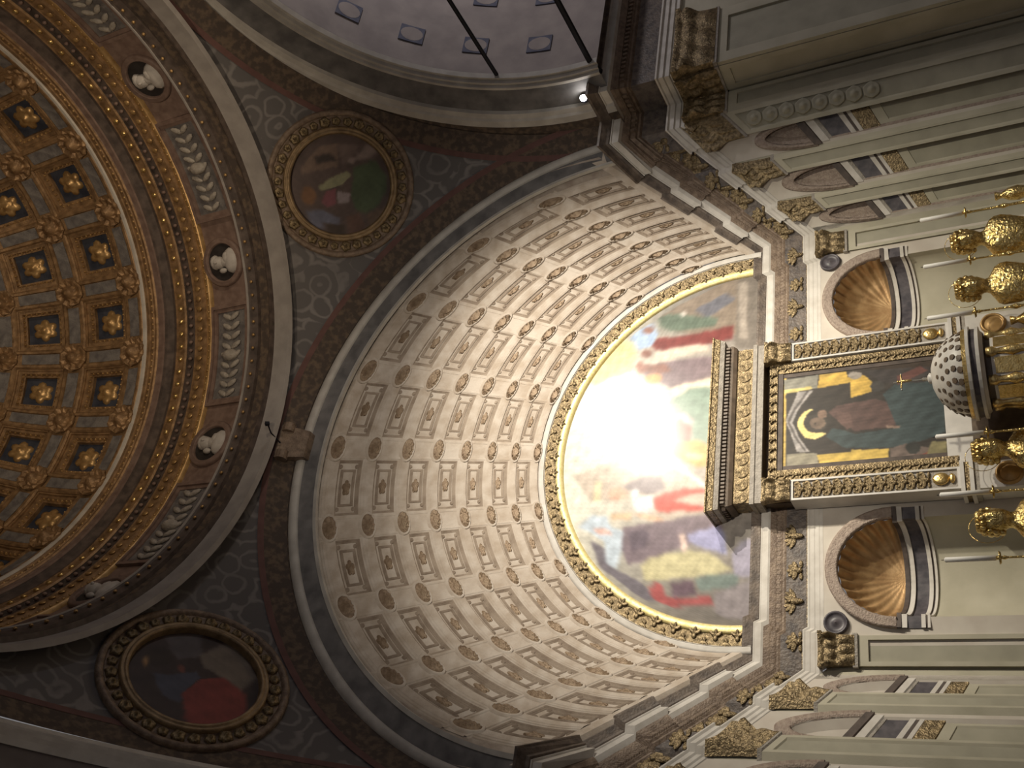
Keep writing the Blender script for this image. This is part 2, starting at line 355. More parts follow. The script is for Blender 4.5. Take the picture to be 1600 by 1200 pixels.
# back wall behind everything
LUN = [[(0.86,0.8,0.6),[(1.25,1.02),(1.7,0.54),(1.62,0.05),(1.32,-0.02),(1.06,0.08),(0.99,0.55)]],
[(0.5,0.47,0.44),[(2.47,-1.27),(2.36,-1.75),(1.18,-1.77),(1.25,-1.34)]],
[(0.66,0.62,0.58),[(2.3,-1.35),(2.28,-1.47),(1.38,-1.5),(1.42,-1.4)]],
[(0.55,0.5,0.45),[(2.11,-0.61),(2.38,-1.32),(1.47,-1.37),(1.64,-0.54),(1.95,-0.29)]],
[(0.44,0.44,0.47),[(1.96,-0.77),(2.15,-1.17),(2.04,-1.33),(1.8,-0.96)]],
[(0.41,0.46,0.41),[(1.93,-0.25),(1.97,-0.43),(1.84,-0.86),(1.77,-1.12),(1.66,-1.07),(1.65,-0.74),(1.67,-0.48),(1.78,-0.3)]],
[(0.85,0.82,0.8),[(1.92,-0.66),(1.9,-0.66),(1.88,-0.64),(1.89,-0.61),(1.91,-0.59),(1.93,-0.58),(1.95,-0.59),(1.96,-0.61),(1.96,-0.63),(1.94,-0.65)]],
[(0.66,0.74,0.86),[(1.66,0.12),(1.8,-0.02),(1.85,-0.19),(1.66,-0.29),(1.48,-0.24),(1.46,-0.05)]],
[(0.58,0.43,0.38),[(1.74,-0.21),(1.71,-0.2),(1.69,-0.16),(1.7,-0.11),(1.73,-0.07),(1.77,-0.05),(1.8,-0.06),(1.81,-0.1),(1.81,-0.15),(1.78,-0.2)]],
[(0.5,0.27,0.26),[(1.48,-0.22),(1.59,-0.29),(1.57,-0.67),(1.61,-1.32),(1.41,-1.31),(1.39,-1.04),(1.41,-0.66),(1.4,-0.27)]],
[(0.83,0.78,0.72),[(1.34,-0.23),(1.38,-0.39),(1.42,-0.68),(1.4,-0.96),(1.28,-1.02),(1.27,-0.77),(1.26,-0.56),(1.19,-0.45),(1.26,-0.28)]],
[(0.53,0.38,0.34),[(1.36,-0.23),(1.33,-0.21),(1.31,-0.18),(1.32,-0.14),(1.35,-0.1),(1.38,-0.08),(1.42,-0.09),(1.44,-0.13),(1.43,-0.17),(1.4,-0.21)]],
[(0.5,0.44,0.46),[(1.2,-0.24),(1.22,-0.53),(1.18,-1.09),(0.88,-1.1),(0.84,-0.79),(0.79,-0.51),(0.94,-0.26),(1.1,-0.08)]],
[(0.53,0.38,0.34),[(1.2,-0.03),(1.2,-0.24),(1.16,-0.45),(1.04,-0.5),(1.07,-0.17),(1.08,-0.06)]],
[(0.82,0.58,0.38),[(0.95,-0.39),(0.91,-0.37),(0.89,-0.32),(0.9,-0.24),(0.94,-0.18),(0.99,-0.15),(1.03,-0.17),(1.05,-0.23),(1.04,-0.31),(1.0,-0.37)]],
[(0.62,0.45,0.4),[(1.18,-0.14),(1.14,-0.13),(1.12,-0.1),(1.13,-0.06),(1.16,-0.03),(1.2,-0.01),(1.23,-0.02),(1.25,-0.05),(1.25,-0.09),(1.22,-0.12)]],
[(0.8,0.82,0.88),[(0.88,0.62),(1.04,0.4),(1.11,0.09),(1.02,-0.0),(0.91,0.17),(0.81,0.44)]],
[(0.88,0.78,0.8),[(0.7,0.45),(0.89,0.17),(0.87,0.04),(0.6,0.25)]],
[(0.88,0.83,0.74),[(0.79,-0.51),(0.84,-0.79),(0.88,-1.1),(0.73,-1.11),(0.71,-0.8),(0.62,-0.65)]],
[(0.5,0.58,0.53),[(0.36,-0.42),(0.61,-0.53),(0.74,-0.76),(0.76,-0.91),(0.71,-1.11),(-0.14,-1.15),(-0.05,-0.88),(0.28,-0.78)]],
[(0.74,0.58,0.46),[(0.44,-0.47),(0.39,-0.45),(0.37,-0.41),(0.37,-0.34),(0.41,-0.29),(0.47,-0.27),(0.52,-0.28),(0.55,-0.33),(0.54,-0.39),(0.5,-0.45)]],
[(0.66,0.46,0.36),[(0.34,-0.3),(0.3,-0.29),(0.27,-0.26),(0.28,-0.21),(0.31,-0.17),(0.35,-0.16),(0.39,-0.17),(0.41,-0.2),(0.41,-0.25),(0.38,-0.29)]],
[(0.58,0.48,0.5),[(0.25,-0.29),(0.29,-0.47),(0.13,-0.56),(0.07,-0.41)]],
[(0.64,0.38,0.36),[(0.24,-0.53),(0.33,-0.68),(0.21,-0.83),(-0.02,-0.82),(0.02,-0.64)]],
[(0.8,0.68,0.7),[(0.37,-0.52),(0.4,-0.72),(0.27,-0.86),(0.19,-0.83),(0.32,-0.68),(0.31,-0.55)]],
[(0.78,0.73,0.68),[(-0.35,0.71),(-0.14,0.05),(-0.19,-0.48),(-0.67,-1.11),(-0.97,-1.13),(-1.06,-0.54),(-0.77,-0.18),(-0.72,0.44)]],
[(0.57,0.53,0.54),[(-0.55,0.01),(-0.44,-0.24),(-0.44,-0.5),(-0.65,-0.56),(-0.7,-0.35),(-0.63,-0.15)]],
[(0.82,0.58,0.53),[(0.07,-0.2),(0.15,-0.37),(0.13,-0.57),(-0.19,-0.53),(-0.2,-0.35),(-0.1,-0.26)]],
[(0.58,0.4,0.34),[(0.04,-0.4),(-0.0,-0.39),(-0.02,-0.35),(-0.02,-0.31),(0.01,-0.27),(0.06,-0.25),(0.1,-0.26),(0.12,-0.29),(0.11,-0.34),(0.08,-0.38)]],
[(0.85,0.63,0.38),[(-0.13,-0.54),(0.01,-0.6),(-0.01,-0.92),(-0.12,-1.09),(-0.38,-1.08),(-0.39,-0.94),(-0.26,-0.74)]],
[(0.92,0.8,0.6),[(-0.17,-0.76),(-0.16,-0.82),(-0.22,-1.01),(-0.29,-0.99),(-0.27,-0.81)]],
[(0.93,0.89,0.88),[(-0.25,-0.59),(-0.3,-0.7),(-0.65,-1.09),(-0.69,-1.07),(-0.54,-0.9),(-0.37,-0.66)]],
[(0.8,0.4,0.36),[(-0.75,-0.42),(-0.71,-0.52),(-0.65,-0.77),(-0.68,-1.05),(-0.72,-1.08),(-0.75,-0.77),(-0.8,-0.65),(-0.85,-0.82),(-0.93,-1.09),(-0.98,-1.09),(-0.93,-0.74),(-0.94,-0.49),(-0.9,-0.43)]],
[(0.88,0.89,0.9),[(-0.63,-0.11),(-0.6,-0.19),(-0.71,-0.22),(-0.72,-0.42),(-0.9,-0.43),(-0.98,-0.29),(-0.86,-0.15)]],
[(0.86,0.68,0.6),[(-0.66,-0.07),(-0.71,-0.05),(-0.74,0.02),(-0.73,0.1),(-0.69,0.17),(-0.64,0.2),(-0.59,0.18),(-0.56,0.12),(-0.57,0.03),(-0.61,-0.04)]],
[(0.86,0.72,0.62),[(-0.95,-0.18),(-0.94,-0.33),(-1.04,-0.56),(-1.08,-0.55),(-1.02,-0.33)]],
[(0.52,0.47,0.5),[(-1.11,-0.04),(-1.06,-0.54),(-1.01,-1.13),(-1.15,-1.27),(-1.31,-1.3),(-1.34,-0.99),(-1.44,-0.69),(-1.55,-0.42),(-1.6,-0.15),(-1.37,-0.05)]],
[(0.42,0.38,0.42),[(-1.18,-0.11),(-1.13,-0.3),(-1.22,-0.39),(-1.39,-0.36),(-1.42,-0.18)]],
[(0.66,0.66,0.8),[(-1.25,-0.86),(-1.16,-1.2),(-1.27,-1.32),(-1.52,-1.35),(-1.45,-1.09),(-1.33,-0.89)]],
[(0.78,0.83,0.88),[(-1.07,0.55),(-0.93,0.41),(-0.92,0.19),(-1.1,0.11),(-1.15,-0.05),(-1.45,-0.05),(-1.64,-0.01),(-1.57,0.13),(-1.29,0.18),(-1.17,0.34)]],
[(0.87,0.72,0.68),[(-1.11,0.36),(-1.09,0.31),(-1.16,0.1),(-1.2,0.12),(-1.18,0.25)]],
[(0.86,0.75,0.63),[(-0.92,0.13),(-0.92,-0.15),(-1.01,-0.14),(-1.01,0.1)]],
[(0.9,0.84,0.7),[(-0.45,0.4),(-0.46,0.31),(-0.73,0.3),(-0.73,0.39)]],
[(0.48,0.46,0.49),[(-1.26,0.38),(-1.36,0.17),(-1.57,0.13),(-1.8,-0.31),(-2.06,-0.58),(-2.06,-0.46),(-1.87,-0.16),(-1.61,0.21)]],
[(0.81,0.78,0.63),[(-1.61,-0.32),(-1.53,-0.42),(-1.48,-0.6),(-1.46,-0.94),(-1.49,-1.13),(-1.72,-1.43),(-1.77,-1.11),(-1.79,-0.72),(-1.8,-0.38)]],
[(0.92,0.82,0.78),[(-1.24,-0.75),(-1.22,-0.82),(-1.37,-0.87),(-1.47,-0.84),(-1.45,-0.8)]],
[(0.68,0.38,0.38),[(-1.9,-0.44),(-1.82,-0.52),(-1.85,-0.6),(-2.01,-0.65),(-2.03,-0.93),(-2.0,-1.18),(-2.1,-1.2),(-2.13,-0.74),(-2.04,-0.5)]],
[(0.45,0.38,0.42),[(-1.85,-0.7),(-1.82,-0.96),(-1.98,-1.0),(-2.03,-0.73)]],
[(0.5,0.55,0.53),[(-1.8,-0.99),(-1.75,-1.3),(-1.78,-1.49),(-1.92,-1.46),(-1.94,-1.04)]],
[(0.6,0.57,0.58),[(-1.98,-1.21),(-1.79,-1.75),(-2.34,-1.76),(-2.29,-1.51),(-2.23,-1.24)]],
[(0.68,0.66,0.73),[(-1.52,-1.4),(-1.37,-1.51),(-1.32,-1.74),(-1.79,-1.75),(-1.78,-1.45)]]]
MAD = [[(0.24,0.2,0.17),[(0.66,-1.99),(0.48,-3.84),(-0.74,-3.76),(-0.66,-2.0)]],
[(0.8,0.68,0.36),[(0.59,-2.0),(0.6,-2.05),(-0.63,-2.06),(-0.63,-2.01)]],
[(0.8,0.66,0.32),[(0.57,-2.44),(0.58,-2.74),(0.42,-2.78),(0.39,-2.41)]],
[(0.8,0.66,0.32),[(0.42,-2.78),(0.5,-2.74),(0.5,-2.94),(0.4,-3.02),(0.27,-3.02),(0.21,-2.78)]],
[(0.82,0.7,0.36),[(-0.47,-2.4),(-0.48,-2.78),(-0.45,-2.78),(-0.48,-3.17),(-0.66,-3.16),(-0.64,-2.45)]],
[(0.66,0.62,0.6),[(0.37,-2.18),(0.37,-2.37),(0.18,-2.22),(-0.03,-2.13),(-0.22,-2.2),(-0.43,-2.33),(-0.42,-2.18),(0.01,-2.05)]],
[(0.4,0.36,0.34),[(0.37,-2.29),(0.37,-2.32),(0.14,-2.17),(-0.02,-2.1),(-0.21,-2.17),(-0.42,-2.29),(-0.42,-2.27),(-0.21,-2.14),(-0.01,-2.07),(0.16,-2.14)]],
[(0.56,0.54,0.46),[(0.56,-2.02),(0.58,-2.42),(0.39,-2.41),(0.37,-2.03)]],
[(0.62,0.57,0.44),[(-0.43,-2.07),(-0.45,-2.4),(-0.61,-2.43),(-0.59,-2.07)]],
[(0.85,0.78,0.5),[(0.42,-2.03),(0.43,-2.34),(0.39,-2.36),(0.37,-2.03)]],
[(0.95,0.88,0.58),[(-0.1,-2.54),(-0.16,-2.53),(-0.22,-2.5),(-0.25,-2.45),(-0.27,-2.39),(-0.26,-2.33),(-0.24,-2.27),(-0.19,-2.23),(-0.13,-2.2),(-0.06,-2.18),(0.01,-2.2),(0.06,-2.23),(0.1,-2.27),(0.12,-2.33),(0.11,-2.39),(0.08,-2.45),(0.03,-2.5),(-0.03,-2.53)]],
[(0.24,0.2,0.17),[(-0.07,-2.64),(-0.13,-2.62),(-0.18,-2.57),(-0.2,-2.5),(-0.19,-2.41),(-0.16,-2.34),(-0.09,-2.29),(-0.02,-2.27),(0.05,-2.29),(0.1,-2.34),(0.12,-2.42),(0.11,-2.5),(0.07,-2.57),(0.01,-2.63)]],
[(0.28,0.24,0.2),[(-0.08,-2.52),(-0.13,-2.51),(-0.17,-2.47),(-0.19,-2.42),(-0.19,-2.36),(-0.16,-2.3),(-0.11,-2.27),(-0.05,-2.25),(0.01,-2.27),(0.05,-2.3),(0.07,-2.36),(0.06,-2.42),(0.03,-2.47),(-0.02,-2.51)]],
[(0.4,0.26,0.23),[(0.06,-2.53),(0.13,-2.63),(0.17,-3.05),(0.11,-3.17),(-0.23,-3.27),(-0.21,-3.04),(-0.22,-2.82),(-0.06,-2.63)]],
[(0.22,0.3,0.31),[(-0.25,-2.5),(-0.15,-2.58),(-0.2,-2.7),(-0.25,-2.82),(-0.23,-3.27),(0.11,-3.17),(0.22,-3.13),(0.33,-3.27),(0.31,-3.63),(0.13,-3.78),(-0.34,-3.75),(-0.4,-3.59),(-0.46,-3.36),(-0.47,-3.18),(-0.44,-2.91),(-0.42,-2.7)]],
[(0.5,0.38,0.29),[(-0.08,-2.51),(-0.12,-2.49),(-0.15,-2.44),(-0.14,-2.38),(-0.11,-2.34),(-0.06,-2.32),(-0.01,-2.34),(0.01,-2.38),(0.01,-2.44),(-0.03,-2.49)]],
[(0.56,0.4,0.3),[(0.04,-2.52),(0.0,-2.51),(-0.01,-2.48),(-0.01,-2.45),(0.01,-2.42),(0.05,-2.41),(0.08,-2.42),(0.1,-2.45),(0.1,-2.49),(0.07,-2.51)]],
[(0.25,0.2,0.16),[(-0.08,-2.39),(-0.08,-2.39),(-0.09,-2.39),(-0.09,-2.38),(-0.08,-2.37),(-0.07,-2.37),(-0.07,-2.37),(-0.06,-2.38),(-0.06,-2.39),(-0.07,-2.39)]],
[(0.46,0.3,0.26),[(0.05,-2.63),(0.02,-2.78),(-0.17,-2.8),(-0.19,-2.73),(-0.06,-2.63)]],
[(0.6,0.45,0.36),[(-0.19,-3.16),(-0.21,-3.3),(-0.24,-3.28),(-0.22,-3.16)]],
[(0.26,0.22,0.21),[(0.55,-2.94),(0.51,-3.64),(0.31,-3.64),(0.33,-3.27),(0.37,-3.13)]],
[(0.48,0.24,0.2),[(0.43,-3.29),(0.53,-3.54),(0.46,-3.62),(0.31,-3.3)]],
[(0.62,0.56,0.5),[(0.5,-2.92),(0.47,-2.9),(0.45,-2.86),(0.46,-2.81),(0.49,-2.77),(0.52,-2.76),(0.55,-2.78),(0.56,-2.82),(0.55,-2.87),(0.53,-2.91)]],
[(0.26,0.24,0.22),[(0.32,-3.16),(0.28,-3.14),(0.26,-3.1),(0.27,-3.05),(0.3,-3.02),(0.34,-3.0),(0.38,-3.02),(0.4,-3.06),(0.39,-3.11),(0.36,-3.15)]],
[(0.48,0.38,0.33),[(-0.48,-3.18),(-0.43,-3.35),(-0.51,-3.58),(-0.66,-3.51),(-0.66,-3.19)]],
[(0.22,0.22,0.2),[(-0.5,-3.5),(-0.54,-3.48),(-0.57,-3.44),(-0.56,-3.39),(-0.53,-3.36),(-0.48,-3.34),(-0.44,-3.36),(-0.42,-3.4),(-0.42,-3.45),(-0.46,-3.49)]],
[(0.55,0.24,0.19),[(-0.59,-3.18),(-0.6,-3.3),(-0.58,-3.52),(-0.49,-3.69),(-0.6,-3.67),(-0.65,-3.48),(-0.67,-3.19)]],
[(0.58,0.52,0.28),[(-0.44,-3.61),(-0.45,-3.76),(-0.66,-3.75),(-0.65,-3.52)]]]
TR = [[(0.4,0.31,0.26),[(-0.27,0.5),(-0.26,-0.03),(-0.58,-0.12),(-0.59,0.16),(-0.36,0.49)]],
[(0.22,0.18,0.17),[(-0.46,0.26),(-0.47,0.04),(-0.35,-0.03),(-0.36,0.27)]],
[(0.45,0.38,0.36),[(-0.28,-0.26),(-0.39,-0.39),(-0.47,-0.54),(-0.35,-0.65),(-0.28,-0.55)]],
[(0.36,0.29,0.27),[(-0.55,-0.11),(-0.5,-0.42),(-0.28,-0.26),(-0.26,-0.1)]],
[(0.46,0.46,0.33),[(-0.05,0.31),(-0.12,0.13),(-0.17,-0.14),(-0.1,-0.18),(0.01,-0.01),(0.03,0.3)]],
[(0.24,0.3,0.2),[(-0.19,-0.24),(-0.23,-0.57),(0.04,-0.69),(0.24,-0.62),(0.45,-0.42),(0.49,-0.25),(0.39,-0.11),(0.17,-0.11)]],
[(0.44,0.22,0.26),[(0.06,0.23),(0.03,0.08),(0.25,0.14),(0.27,0.27),(0.18,0.34)]],
[(0.46,0.41,0.43),[(0.08,0.08),(0.16,-0.11),(0.27,-0.05),(0.26,0.11)]],
[(0.42,0.27,0.16),[(0.07,0.38),(0.14,0.42),(0.17,0.49),(0.16,0.56),(0.1,0.6),(0.02,0.6),(-0.05,0.56),(-0.08,0.5),(-0.07,0.43),(-0.01,0.38)]],
[(0.5,0.42,0.4),[(-0.28,-0.31),(-0.26,-0.29),(-0.24,-0.26),(-0.25,-0.22),(-0.28,-0.19),(-0.31,-0.19),(-0.34,-0.21),(-0.35,-0.25),(-0.34,-0.28),(-0.32,-0.31)]],
[(0.32,0.33,0.42),[(0.27,0.59),(0.28,0.37),(0.47,0.15),(0.55,0.18),(0.48,0.38),(0.59,0.45),(0.45,0.56)]],
[(0.23,0.18,0.15),[(0.49,0.36),(0.59,0.08),(0.76,0.15),(0.67,0.34)]],
[(0.34,0.23,0.19),[(0.47,0.04),(0.45,-0.16),(0.81,-0.18),(0.83,0.07)]],
[(0.38,0.29,0.23),[(0.52,-0.26),(0.45,-0.55),(0.56,-0.62),(0.84,-0.32),(0.82,-0.21)]]]
TL = [[(0.4,0.35,0.3),[(-0.32,0.22),(-0.86,0.14),(-0.56,-0.44),(-0.27,-0.45),(-0.26,-0.2),(-0.21,0.05)]],
[(0.3,0.27,0.28),[(-0.21,0.68),(-0.61,0.42),(-0.29,0.19),(-0.06,0.33)]],
[(0.24,0.25,0.32),[(0.28,0.36),(0.18,0.23),(-0.09,0.06),(-0.05,-0.03),(0.13,-0.04),(0.39,-0.13),(0.45,0.06)]],
[(0.52,0.18,0.15),[(0.26,-0.06),(-0.04,-0.04),(-0.27,-0.18),(-0.27,-0.53),(-0.03,-0.74),(0.42,-0.68),(0.6,-0.52),(0.48,-0.31)]],
[(0.21,0.16,0.13),[(-0.06,0.38),(0.04,0.33),(0.14,0.34),(0.21,0.39),(0.23,0.48),(0.18,0.57),(0.09,0.62),(-0.01,0.61),(-0.08,0.56),(-0.1,0.47)]],
[(0.62,0.44,0.22),[(0.2,0.52),(0.23,0.48),(0.27,0.47),(0.28,0.48),(0.27,0.51),(0.24,0.55),(0.2,0.58),(0.17,0.59),(0.16,0.58),(0.17,0.55)]],
[(0.44,0.22,0.17),[(-0.03,0.17),(-0.0,0.15),(0.03,0.15),(0.05,0.17),(0.05,0.19),(0.03,0.22),(0.0,0.24),(-0.03,0.24),(-0.05,0.23),(-0.05,0.2)]]]

def pip(P, poly):
    x, y = P[:, 0], P[:, 1]; ins = np.zeros(len(P), bool); n = len(poly); j = n-1
    for i in range(n):
        xi, yi = poly[i]; xj, yj = poly[j]
        c = ((yi > y) != (yj > y)) & (x < (xj-xi)*(y-yi)/(yj-yi+1e-12)+xi); ins ^= c; j = i
    return ins
def smoothnoise(P, s, seed):
    r = np.random.default_rng(seed); o = np.zeros(len(P))
    for k in range(7):
        d = r.normal(size=2)*s*(1+k*.6); o += np.sin(P@d+r.uniform(0, 6.3))/(1+.4*k)
    return o/4
def paint(P2, nu, nv, base, polys, jit=.012, blur=2, var=.06, seed=3, wrap=False):
    """flat print: colours of the painted figures on the picture's own plane"""
    Q = P2 + jit*np.stack([smoothnoise(P2, 9, seed), smoothnoise(P2, 9, seed+1)], 1)
    Cc = np.array(base(P2) if callable(base) else np.tile(base, (len(P2), 1)), float)
    for c, pl in polys:
        k = pip(Q, pl); Cc[k] = c
    G = Cc.reshape(nv, nu, 3)
    for _ in range(blur):
        H = np.pad(G, ((1, 1), (1, 1), (0, 0)), 'edge')
        if wrap: H[:, 0] = H[:, -2]; H[:, -1] = H[:, 1]
        G = (H[:-2, 1:-1]+H[2:, 1:-1]+H[1:-1, :-2]+H[1:-1, 2:]+2*G)/6
    v = 1+var*smoothnoise(P2, 14, seed+5)+var*.6*smoothnoise(P2, 40, seed+9)+var*.9*smoothnoise(P2*np.array([1, .25]), 45, seed+11)
    return np.clip(G.reshape(-1, 3)*v[:, None], 0, 1)
def srgb(c): c = np.asarray(c); return np.where(c <= .04045, c/12.92, ((c+.055)/1.055)**2.4)
def painted(name, fn, us, vs, P2, base, polys, m, parent=None, cu=False, **kw):
    b = MB(); b.grid(fn, us, vs, cu); o = b.build(name, m, parent)
    c = srgb(paint(P2, len(us), len(vs), base, polys, wrap=cu, **kw)); c4 = np.concatenate([c, np.ones((len(c), 1))], 1).astype(np.float32)
    at = o.data.color_attributes.new('paint', 'FLOAT_COLOR', 'POINT'); at.data.foreach_set('color', c4.ravel())
    return o
us = np.linspace(-1, 1, 231); vs = np.linspace(0, 1, 131); zb = backz(.29)-.06
def lunpt(a, v):
    x = a*LR*1.003; zt = LZ+math.sqrt(max(0, (LR*1.003)**2-x*x)); return (x, YB-.004, zb+(zt-zb)*v)
P2 = np.array([[lunpt(a, v)[0], lunpt(a, v)[2]] for v in vs for a in us])
def lunbase(P):
    k = np.clip((P[:, 1]+1.0)/1.6, 0, 1)[:, None]; side = np.clip((np.abs(P[:, 0])-.9)/1.3, 0, 1)[:, None]
    c = (1-k)*np.array([.66, .63, .60])+k*np.array([.90, .89, .84]); return c*(1-.22*side)
lp = painted('lunette_painting', lunpt, us, vs, P2, lunbase, LUN, PAINT, blur=3, var=.09, jit=.02)
tag(lp, 'semicircular painting of robed figures below the coffered vault', 'painting')

# ------------------------------------------------------------------ choir arch (archivolt) and keystone
YC = -4.65
ca = root('trim_1', (0, -.05, .3), kind='structure'); tag(ca, 'grey and white moulded arch framing the choir vault')
A0 = rad(92)
ringmb([(4.085, .01), (4.085, -.03), (4.03, -.04), (4.03, -.005), (4.03, .015)], .05, 96, -A0, A0).build('inner_moulding', 'arch_white', ca)
ringmb([(4.03, .015), (4.40, .02)], .05, 96, -A0, A0).build('arch_back', 'arch_grey', ca)
ringmb([(4.36, -.07), (4.9, -.075)], .08, 96, -A0, A0).build('arch_backing', 'border', ca)
ringmb([(4.32, -.05), (4.075, -.015)], .05, 96, -A0, A0).build('grey_band', 'arch_grey', ca)
ringmb([(4.44, -.07), (4.42, -.10), (4.35, -.105), (4.315, -.085), (4.305, -.07), (4.305, -.03)], .05, 96, -A0, A0).build('outer_moulding', 'arch_white', ca, True)
m = MB()
ks = [(-.19, -.02, 4.30), (.19, -.02, 4.30), (.24, -.02, 4.72), (-.24, -.02, 4.72)]
m.add([(x-.05, .0, z) for x, y, z in ks]+[(x*1.05-.05, -.16, z) for x, y, z in ks[:2]]+[(x*1.05-.05, -.34, z-.05) for x, y, z in ks[2:]], [(0,1,2,3),(4,7,6,5),(0,4,5,1),(1,5,6,2),(2,6,7,3),(3,7,4,0)])
for s in (-1, 1): m.lathe((s*.21-.05, -.28, 4.58), [(.0, -.06), (.09, -.06), (.09, .06), (0, .06)], 12, (1, 0, 0))
m.build('keystone', 'brownmould', ca)

# ------------------------------------------------------------------ entablature that runs round piers, side walls and back wall
def rmap(X, t, Z):
    return relief(X, t, Z) if t > 0 else np.array([X, t, Z])
SIDE = [(9.5, -.56), (4.87, -.56), (4.87, -.04), (4.4, -.04), (4.4, .93), (4.5, .93), (4.5, 2.5), (4.4, 2.5), (4.4, 3.45), (4.5, 3.45), (4.5, 5.5), (4.4, 5.5), (4.4, 6.5), (4.5, 6.5), (4.5, 8.72), (3.85, 8.72), (3.85, 9.1)]
PATH = [np.array(q) for q in SIDE] + [np.array((-x, y)) for x, y in SIDE[::-1]]
def sweep(prof):
    """profile (projection, height) carried along the stepped plan with mitred corners"""
    n = len(PATH); N = []
    for i in range(n):
        ds = []
        if i > 0: ds.append(PATH[i]-PATH[i-1])
        if i < n-1: ds.append(PATH[i+1]-PATH[i])
        ns = [np.array([-d[1], d[0]])/np.linalg.norm(d) for d in ds]
        N.append(ns[0] if len(ns) == 1 else (ns[0]+ns[1])/(1+ns[0]@ns[1]))
    def p(i, j):
        x, t = PATH[i]; d, Z = prof[j]
        return rmap(x+N[i][0]*d, t+N[i][1]*d*(1 if t <= 0 else (.55 if t < 8 else 1.6)), Z)
    b = MB()
    for i in range(n-1):        # split long runs where the plan enters the relief
        b.grid(lambda k, j: p(i+k, j), (0, 1), range(len(prof)))
    return b
en = root('trim_3', (0, .3, -1.2), kind='structure'); tag(en, 'stepped white and dark stone entablature running round the choir walls')
sweep([(-.15, -.81), (.02, -.81), (.02, -.76), (.045, -.75), (.045, -.685), (.075, -.675), (.075, -.61), (.11, -.60), (.11, -.575), (.0, -.555)]).build('architrave', 'white', en)
sweep([(.0, -.56), (.025, -.555), (.025, -.535), (.0, -.53)]).build('architrave_bead', 'gilt', en)
sweep([(.0, -.54), (.0, -.16)]).build('frieze', 'slate_relief', en)
sweep([(.0, -.18), (.05, -.165), (.05, -.135), (.09, -.125), (.09, -.05)]).build('bed_moulding', 'brownmould', en)
sweep([(.09, -.055), (.13, -.045), (.17, .0), (.19, .04)]).build('ovolo', 'brownmould', en)
sweep([(.18, .035), (.27, .04), (.27, .14), (.29, .145), (.29, .165)]).build('corona', 'white', en)
sweep([(.29, .16), (.31, .165), (.32, .20), (.37, .25), (.39, .265), (.39, .30), (-.5, .33)]).build('cyma', 'cyma', en)
# dentils (too small to pick apart)
m = MB()
for i in range(len(PATH)-1):
    A_, B_ = PATH[i], PATH[i+1]; L = np.linalg.norm(B_-A_); nrm = np.array([-(B_-A_)[1], (B_-A_)[0]])/L
    if L < .3: continue
    nn = int(L/.085)
    for k in range(nn):
        P = []
        for f in ((k+.25)/nn, (k+.75)/nn):
            for d in (.085, .125):
                for Z in (-.12, -.055):
                    q = A_+(B_-A_)*f+nrm*d*np.array([1, 1 if A_[1] <= 0 else (.55 if A_[1] < 8 else 1.6)]); P.append(rmap(q[0], q[1], Z))
        m.add(P, [(0,1,3,2),(4,6,7,5),(0,4,5,1),(2,3,7,6),(0,2,6,4),(1,5,7,3)])
tag(m.build('dentil_row', 'brownmould', en), kind='stuff')
def palmette_fn():
    b = MB()
    for a in (-70, -35, 0, 35, 70):
        R = np.array([[math.cos(rad(a)), 0, math.sin(rad(a))], [0, 1, 0], [-math.sin(rad(a)), 0, math.cos(rad(a))]])
        b.ell(R @ np.array([0, -.02, .07]), (.040, .035, .075), 8, 4, R)
    b.ell((0, -.035, -.03), (.05, .05, .05), 8, 5)
    for s in (-1, 1): b.ell((s*.09, -.02, -.06), (.06, .03, .028), 7, 4)
    return b
palm = proto('palmette', palmette_fn, 'gilt')
def eagle_fn():
    b = MB(); b.ell((0, -.04, 0), (.045, .05, .10), 8, 6); b.ell((0, -.06, .10), (.03, .04, .035), 8, 5)
    for s in (-1, 1):
        for k in range(4):
            a = rad(60-28*k)*s; R = np.array([[math.cos(a), 0, math.sin(a)], [0, 1, 0], [-math.sin(a), 0, math.cos(a)]])
            b.ell(np.array([s*.05, -.02, .02])+R @ np.array([0, 0, .075]), (.034, .025, .085), 7, 4, R)
    return b
eagle = proto('eagle_relief', eagle_fn, 'gilt')
for sg in (-1, 1):
    wd_ = relief(sg*4.45, 3, 0)[:2]-relief(sg*4.45, 2, 0)[:2]; nrm = np.array([-wd_[1], wd_[0], 0])*(-sg if False else 1); nrm = nrm/np.linalg.norm(nrm)
    if nrm[1] > 0: nrm = -nrm
    for j, t in enumerate((.35, 1.2, 1.75, 2.3, 2.97, 3.9, 4.5, 5.1, 6.0, 6.9, 7.6, 8.3)):
        X = 4.4 if t in (.35, 2.97, 6.0) else 4.5; s = 1/(1+RB*t)
        piece(eagle if j % 2 else palm, 'frieze_ornament', relief(sg*X, t, -.35), en, basis(nrm), (1.15*s, .45, 1.15*s))
for j, x in enumerate((-2.55, -2.1, -1.75, -1.35, 1.35, 1.75, 2.1, 2.55)):
    piece(eagle if j % 2 else palm, 'frieze_ornament', (x, (YB if abs(x) < 2.4 else relief(0, 8.72, 0)[1]), backz(-.36)), en, basis((0, -1, 0)), (.78, .4, .78))

